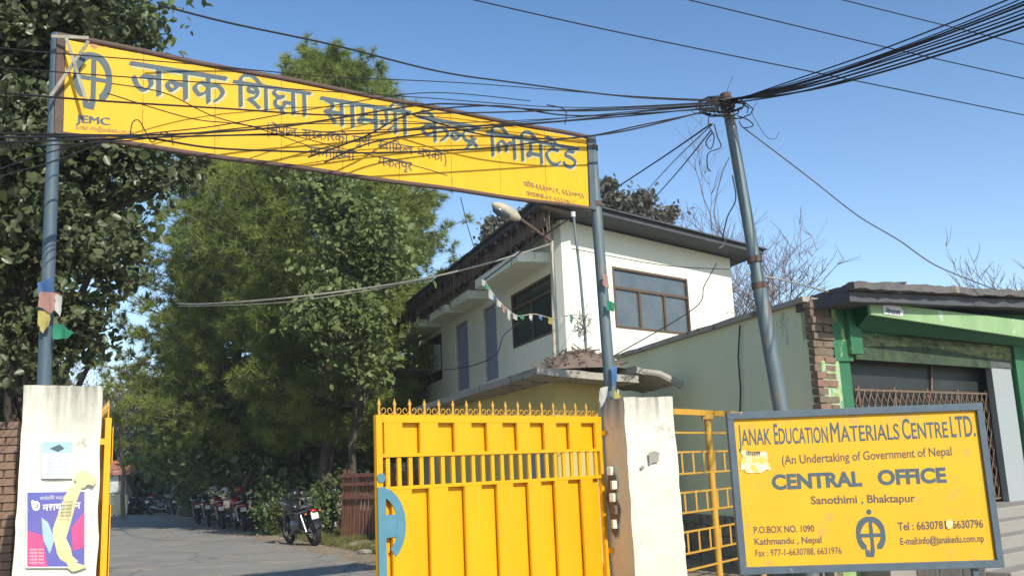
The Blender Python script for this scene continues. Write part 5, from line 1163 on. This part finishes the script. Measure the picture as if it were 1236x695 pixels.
banner_wire([(0, 82), (150, 93), (277, 102), (400, 111), (510, 118), (697, 130), (868, 123)], 'cable crossing the heading letters of the banner at its left half')
banner_wire([(0, 112), (124, 122), (270, 131), (400, 139), (520, 137), (622, 135), (760, 130), (868, 124)], 'cable running through the middle of the banner', .009)
banner_wire([(0, 161), (180, 163), (322, 155), (400, 144), (500, 128), (560, 126), (700, 134), (868, 126)], 'thick cable along the lower left edge of the banner', .010)
banner_wire([(0, 172), (112, 168), (300, 163), (400, 163), (530, 155), (680, 146), (800, 132), (868, 126)], 'cable just under the subtitle of the banner', .009)
banner_wire([(0, 166), (160, 165), (262, 179), (400, 184), (472, 184), (585, 179), (678, 168), (760, 157), (868, 130)], 'thick lowest cable crossing the banner from left edge to the pole', .010)
banner_wire([(0, 213), (64, 195), (150, 166), (262, 152), (400, 128), (520, 112), (640, 122)], 'cable rising from the lower left across the emblem toward the heading')
banner_wire([(0, 204), (45, 188), (131, 169), (250, 164), (430, 158), (600, 150), (760, 135), (868, 125)], 'second cable rising from the lower left to the pole')
banner_wire([(0, 178), (140, 171), (240, 160), (360, 150), (528, 149), (690, 142), (868, 127)], 'cable sagging beside the subtitle of the banner')
banner_wire([(135, 101), (200, 113), (262, 142), (340, 160), (420, 181), (500, 200), (540, 212)], 'slack thin wire drooping over the left half of the banner', .005)
banner_wire([(130, 113), (230, 143), (300, 152), (372, 176)], 'slack thin wire starting at the emblem of the banner', .005)
banner_wire([(157, 165), (160, 148), (168, 146), (176, 160), (184, 172), (196, 160), (206, 164), (209, 176)], 'small loop of loose wire under the email line of the banner', .005)
banner_wire([(372, 190), (440, 165), (500, 137), (600, 128), (700, 140), (868, 131)], 'cable slanting up across the middle of the banner to the pole', .009)
banner_wire([(392, 196), (450, 172), (530, 160), (640, 150), (760, 140), (868, 129)], 'parallel cable slanting up across the banner subtitle to the pole', .009)
banner_wire([(490, 136), (560, 158), (620, 167), (700, 166), (780, 150), (868, 132)], 'cable sagging over the last heading words of the banner', .009)
banner_wire([(660, 86.8+40), (682, 133), (682, 150)], 'short stub wire sticking up at the banner top near its right end', .007)
wire([(562, -2, 11), (740, 38, 11.5), (980, 87, 12.5), (1240, 140, 14)], 'long single line crossing the sky from top centre to the right edge', .009)
wire([(822, -2, 12), (1072, 58, 13), (1240, 96, 14)], 'second single line crossing the upper right sky', .009)
wire([(1008, -2, 12), (1124, 27, 12.5), (1240, 55, 13)], 'topmost single line in the upper right corner', .008)
rr = random.Random(2)
ends = [(-3, 0), (2, .2), (6, .1), (10, -.1), (14, .3), (18, .1), (22, .2), (27, -.2), (31, 0), (9, .4)]
for i, (y, dd) in enumerate(ends):
    m1 = 121+rr.uniform(-4, 8); yy = y-2
    wire([(866, m1, 12+rr.uniform(-.1, .1)), (960, 98+(y+3)*.42+rr.uniform(-2, 2), 11+dd), (1080, 56+(y+3)*.72+rr.uniform(-2.5, 2.5), 9.8+dd), (1260, yy*1.25-13, 8.2+dd), (1420, yy*1.6-98, 6.8+dd)], '%s cable from the top in the thick bundle rising to the top right corner' % ('first', 'second', 'third', 'fifth', 'sixth', 'seventh', 'eighth', 'ninth', 'tenth', 'fourth')[i], rr.choice((.007, .009, .010, .012)), group='thick cables from the pole to the top right corner')
wire([(858, 150, 12), (800, 190, 14), (742, 228, 16.5)], 'cable dropping from the pole to the house roof, steepest dark one', .012)
wire([(858, 158, 12), (820, 205, 15), (789, 240, 18.5)], 'cable dropping from the pole to the roof, rightmost one', .010)
wire([(860, 150, 12), (812, 196, 14), (772, 240, 18)], 'thin pale cable dropping from the pole to the roof, middle one', .008, m=M_wire2)
wire([(897, 154, 12), (938, 185, 12.4), (980, 217, 12.8), (1035, 260, 13), (1085, 290, 13.2), (1131, 321, 13.5), (1200, 349, 14)], 'slack grey wire hanging from the pole down to the shop roof', .010, m=M_wire2, group='')
wire([(212, 366, 34), (243, 367, 24), (330, 361, 21), (440, 348, 20), (518, 335, 19), (595, 316, 18.6), (666, 294, 18.3)], 'pale rope strung from the pines to the street lamp', .020, m=M_rope, group='')
wire([(215, 369, 34), (252, 369, 24), (340, 365, 21), (440, 351, 20), (520, 337, 19)], 'second pale strand under the rope between pines and house', .010, m=M_rope, group='')
wire([(690, 262, 17.5), (640, 296, 18), (584, 338, 18.3)], 'dark wire slanting under the house eave to the prayer flags', .014, group='')
wire([(556, 238, 17), (565, 275, 17.5), (576, 310, 18)], 'thin wire hanging from the banner toward the house eave', .008, group='')
wire([(632, 385, 18.2), (608, 405, 18), (596, 430, 18), (548, 445, 18.5), (470, 445, 20)], 'dark wire looping below the large roadside window', .010, group='')
wire([(690, 300, 17), (800, 320, 17.5), (880, 325, 18)], 'thin dark wire crossing the sunlit wall above the window', .008, group='')
wire([(865, 318, 16), (850, 345, 16), (838, 372, 15.5), (740, 430, 14)], 'dark wire slanting down past the right side of the sunlit window', .009, group='')
wire([(880, 190, 12), (870, 215, 12), (862, 260, 12), (875, 290, 12), (868, 300, 12)], 'loose grey wire hanging left of the utility pole', .008, m=M_wire2, group='')
wire([(884, 212, 12), (888, 240, 11.95), (878, 262, 11.95), (872, 288, 12)], 'loose dark wire hanging beside the utility pole halfway up', .009, group='')
wire([(900, 330, 13), (940, 337, 13), (1000, 352, 12.4)], 'pale wire running from the utility pole to the shop roof corner', .012, m=M_rope, group='')
# coiled tangle at the pole head
tg = MB(); rr = random.Random(21)
for i in range(12):
    c = U(872+rr.uniform(-12, 20), 128+rr.uniform(-3, 8), 11.85); R_ = rr.uniform(.08, .2); ph = rr.uniform(0, 6)
    tg.tube([c+V((R_*math.cos(ph+k*.7)*1.3, rr.uniform(-.02, .02), R_*.6*math.sin(ph+k*.7))) for k in range(8)], .010, 4)
for x0, pts in ((0, [(858, 132), (855, 150), (862, 165), (858, 180), (852, 172), (860, 160)]), (1, [(862, 150), (866, 165), (870, 178), (855, 185), (854, 202), (858, 207)]), (2, [(890, 140), (903, 145), (909, 152), (897, 154), (892, 146)]), (3, [(884, 118), (878, 112), (880, 103), (885, 92)]), (4, [(915, 122), (908, 136), (915, 150), (925, 165), (935, 168), (940, 160)]), (5, [(852, 135), (845, 138), (835, 134), (850, 129)])):
    tg.tube([U(x, y, 11.85) for x, y in catmull(pts, 5)], .009 if x0 < 3 else .004, 4)
o = tg.build('cable_tangle', M_wire); tag(o, 'tangle of looped black cable around the head of the utility pole', 'cable tangle')

# ================================================================== FLAGS AND RAGS
def rag(pts, Y, m, label, name='prayer_flag', cat='flag', group='cloth rags and prayer flags'):
    P = [U(x, y, Y) for x, y in pts]; c = sum(P, V())/len(P); mb = MB(); n = len(P)
    ring_ = []; sz_ = max((p-c).length for p in P); sd0 = rr.uniform(0, 50); K = 4
    for i in range(n):
        a, b = P[i], P[(i+1) % n]
        for k in range(K): ring_.append(a.lerp(b, k/K)*1.0+V((rr.uniform(-.06, .06)*sz_, 0, rr.uniform(-.06, .06)*sz_)))
    N_ = len(ring_); fo = lambda p: p+V((0, noise.noise(V((p.x*16, sd0, p.z*5)))*.32*sz_, 0)); vs = [fo(c)]
    for q in (.3, .6, .85, 1): vs += [fo(c.lerp(p, q)) for p in ring_]
    mb.add(vs, [(0, 1+i, 1+(i+1) % N_) for i in range(N_)]+[(1+r_*N_+i, 1+(r_+1)*N_+i, 1+(r_+1)*N_+(i+1) % N_, 1+r_*N_+(i+1) % N_) for r_ in range(3) for i in range(N_)])
    o = mb.build(name, m, smooth=True); return tag(o, label, cat, group)
G_, P_, Y_, W_, B_2 = M_rag
y = YL-.12
rag([(46, 340), (64, 336), (66, 356), (58, 362), (45, 354)], y, B_2, 'dark blue rag tied on the left pole, topmost')
rag([(48, 352), (70, 354), (74, 366), (62, 378), (46, 370)], y-.02, P_, 'pink flag tied on the left pole under the blue rag')
rag([(68, 356), (75, 358), (73, 382), (66, 372)], y-.03, W_, 'small white flag hanging right of the left pole')
rag([(46, 374), (61, 378), (60, 392), (50, 402), (47, 392)], y-.01, Y_, 'yellow flag tied on the left pole')
rag([(62, 390), (76, 392), (89, 402), (82, 408), (64, 409)], y-.02, G_, 'green flag fluttering right of the left pole')
y = YR-.14
rag([(728, 330), (734, 332), (735, 348), (727, 344)], y, P_, 'small pink rag on the right pole')
rag([(733, 362), (742, 366), (741, 376), (732, 374)], y, G_, 'green rag tied on the right pole beside the sunlit window')
rag([(724, 468), (734, 466), (732, 482), (725, 491), (723, 480)], y, W_, 'pale cloth strip tied at the foot of the right pole')
rag([(738, 440), (745, 444), (744, 466), (738, 462)], y, B_2, 'blue cloth strip on the lower right pole')
rag([(741, 470), (748, 476), (752, 486), (742, 488)], y, Y_, 'pale yellow strip by the foot of the right pole')
gp = [(584, 338), (592, 350), (601, 362), (612, 373), (625, 381), (645, 379), (668, 384), (692, 380), (712, 384)]
wire([(x, y_, 18.1) for x, y_ in gp], 'string of the prayer flags in front of the large roadside window', .010, m=M_rope, group='', name='flag_string', cat='string')
cl = [W_, G_, W_, B_2, W_, P_, W_, W_, G_, W_, B_2, Y_, W_, G_, W_, W_]
rr = random.Random(77)
for i, m_ in enumerate(cl):
    f = i/(len(cl)-1)*(len(gp)-1.01); k = int(f); x = gp[k][0]+(gp[k+1][0]-gp[k][0])*(f-k); y_ = gp[k][1]+(gp[k+1][1]-gp[k][1])*(f-k); w_ = rr.uniform(3, 5.5); h_ = rr.uniform(5, 12)
    rag([(x-w_/2, y_-1), (x+w_/2, y_+1), (x+w_*rr.uniform(0, .6), y_+h_), (x-w_*.5, y_+h_*rr.uniform(.5, .9))], 18.05, m_, '%s tattered prayer flag from the left end of the string before the roadside facade' % ('first second third fourth fifth sixth seventh eighth ninth tenth eleventh twelfth thirteenth fourteenth fifteenth sixteenth'.split()[i]), group='tattered flags on the string by the house')
# far wood closing the view at eye level
bl = [((x, 92+6*math.sin(x*.31), 2.2), (6, 4, 3.4+1.3*math.sin(x*.7))) for x in range(-84, 60, 7)]
cc = in_blobs(bl, 1500, 0); n = 1500*30; C = np.repeat(cc, 30, 0)+rng.normal(size=(n, 3))*.8; D = unit(rng.normal(size=(n, 3))); Nn = unit(np.cross(D, rng.normal(size=(n, 3))))
vs, n = leaf_mesh(C, D, Nn, .6*(.6+.7*rng.random(n)), .45*np.ones(n)); o = np_mesh('far_wood', vs, 4, n, [(0, 1, 2), (0, 2, 3)], M_far, None); tag(o, 'far low belt of woodland beyond the end of the road', 'wood')
# thin morning haze
hb_ = MB(); hb_.box((0, 60, 11.5), (260, 300, 25)); o = hb_.build('haze', MATS['tree_bark'], smooth=False); o.data.materials.clear()
hm_ = bpy.data.materials.new('haze_air'); hm_.use_nodes = True; nt = hm_.node_tree; nt.nodes.remove(nt.nodes['Principled BSDF']); pv = nt.nodes.new('ShaderNodeVolumePrincipled')
pv.inputs['Density'].default_value = .0007; pv.inputs['Color'].default_value = (.86, .92, 1, 1); nt.links.new(pv.outputs[0], nt.nodes['Material Output'].inputs['Volume'])
o.data.materials.append(hm_); tag(o, 'thin pale haze in the air over the road and trees', 'haze', kind='stuff')
# pebbles, clods and litter on the verge and road edge
rr = random.Random(55); pb = MB()
for i in range(300):
    f = rr.random(); a = G(470, 690).lerp(G(225, 631), f); p = a+V((rr.gauss(.1, .55), rr.gauss(0, .5), 0)); r = rr.uniform(.015, .05)*(1.6 if rr.random() < .1 else 1)
    pb.add([p+V((r*rr.uniform(.7, 1.2)*math.cos(k*PI/2.5), r*rr.uniform(.7, 1.2)*math.sin(k*PI/2.5), .004)) for k in range(5)]+[p+V((0, 0, r*rr.uniform(.6, 1)))], [(k, (k+1) % 5, 5) for k in range(5)])
o = pb.build('pebbles', mat('dusty_pebble', (.26, .22, .17), .95, (.15, .125, .095), 9), smooth=False); tag(o, 'pebbles and clods scattered on the dusty road edge near the gate', 'pebbles', kind='stuff')
for px, py, lb in ((441, 668, 'pale broken stone at the road edge, nearest the gate'), (452, 662, 'pale flat stone beside the foot of the rusty picket fence'), (425, 660, 'small grey stone in the dry grass by the picket fence')):
    p = G(px, py); o = MB().ball(p+V((0, 0, .04)), (.16, .11, .07), 8, 5).build('stone', M_step, smooth=False); rough_mesh(o, .03, 1, 6, px); tag(o, lb, 'stone')
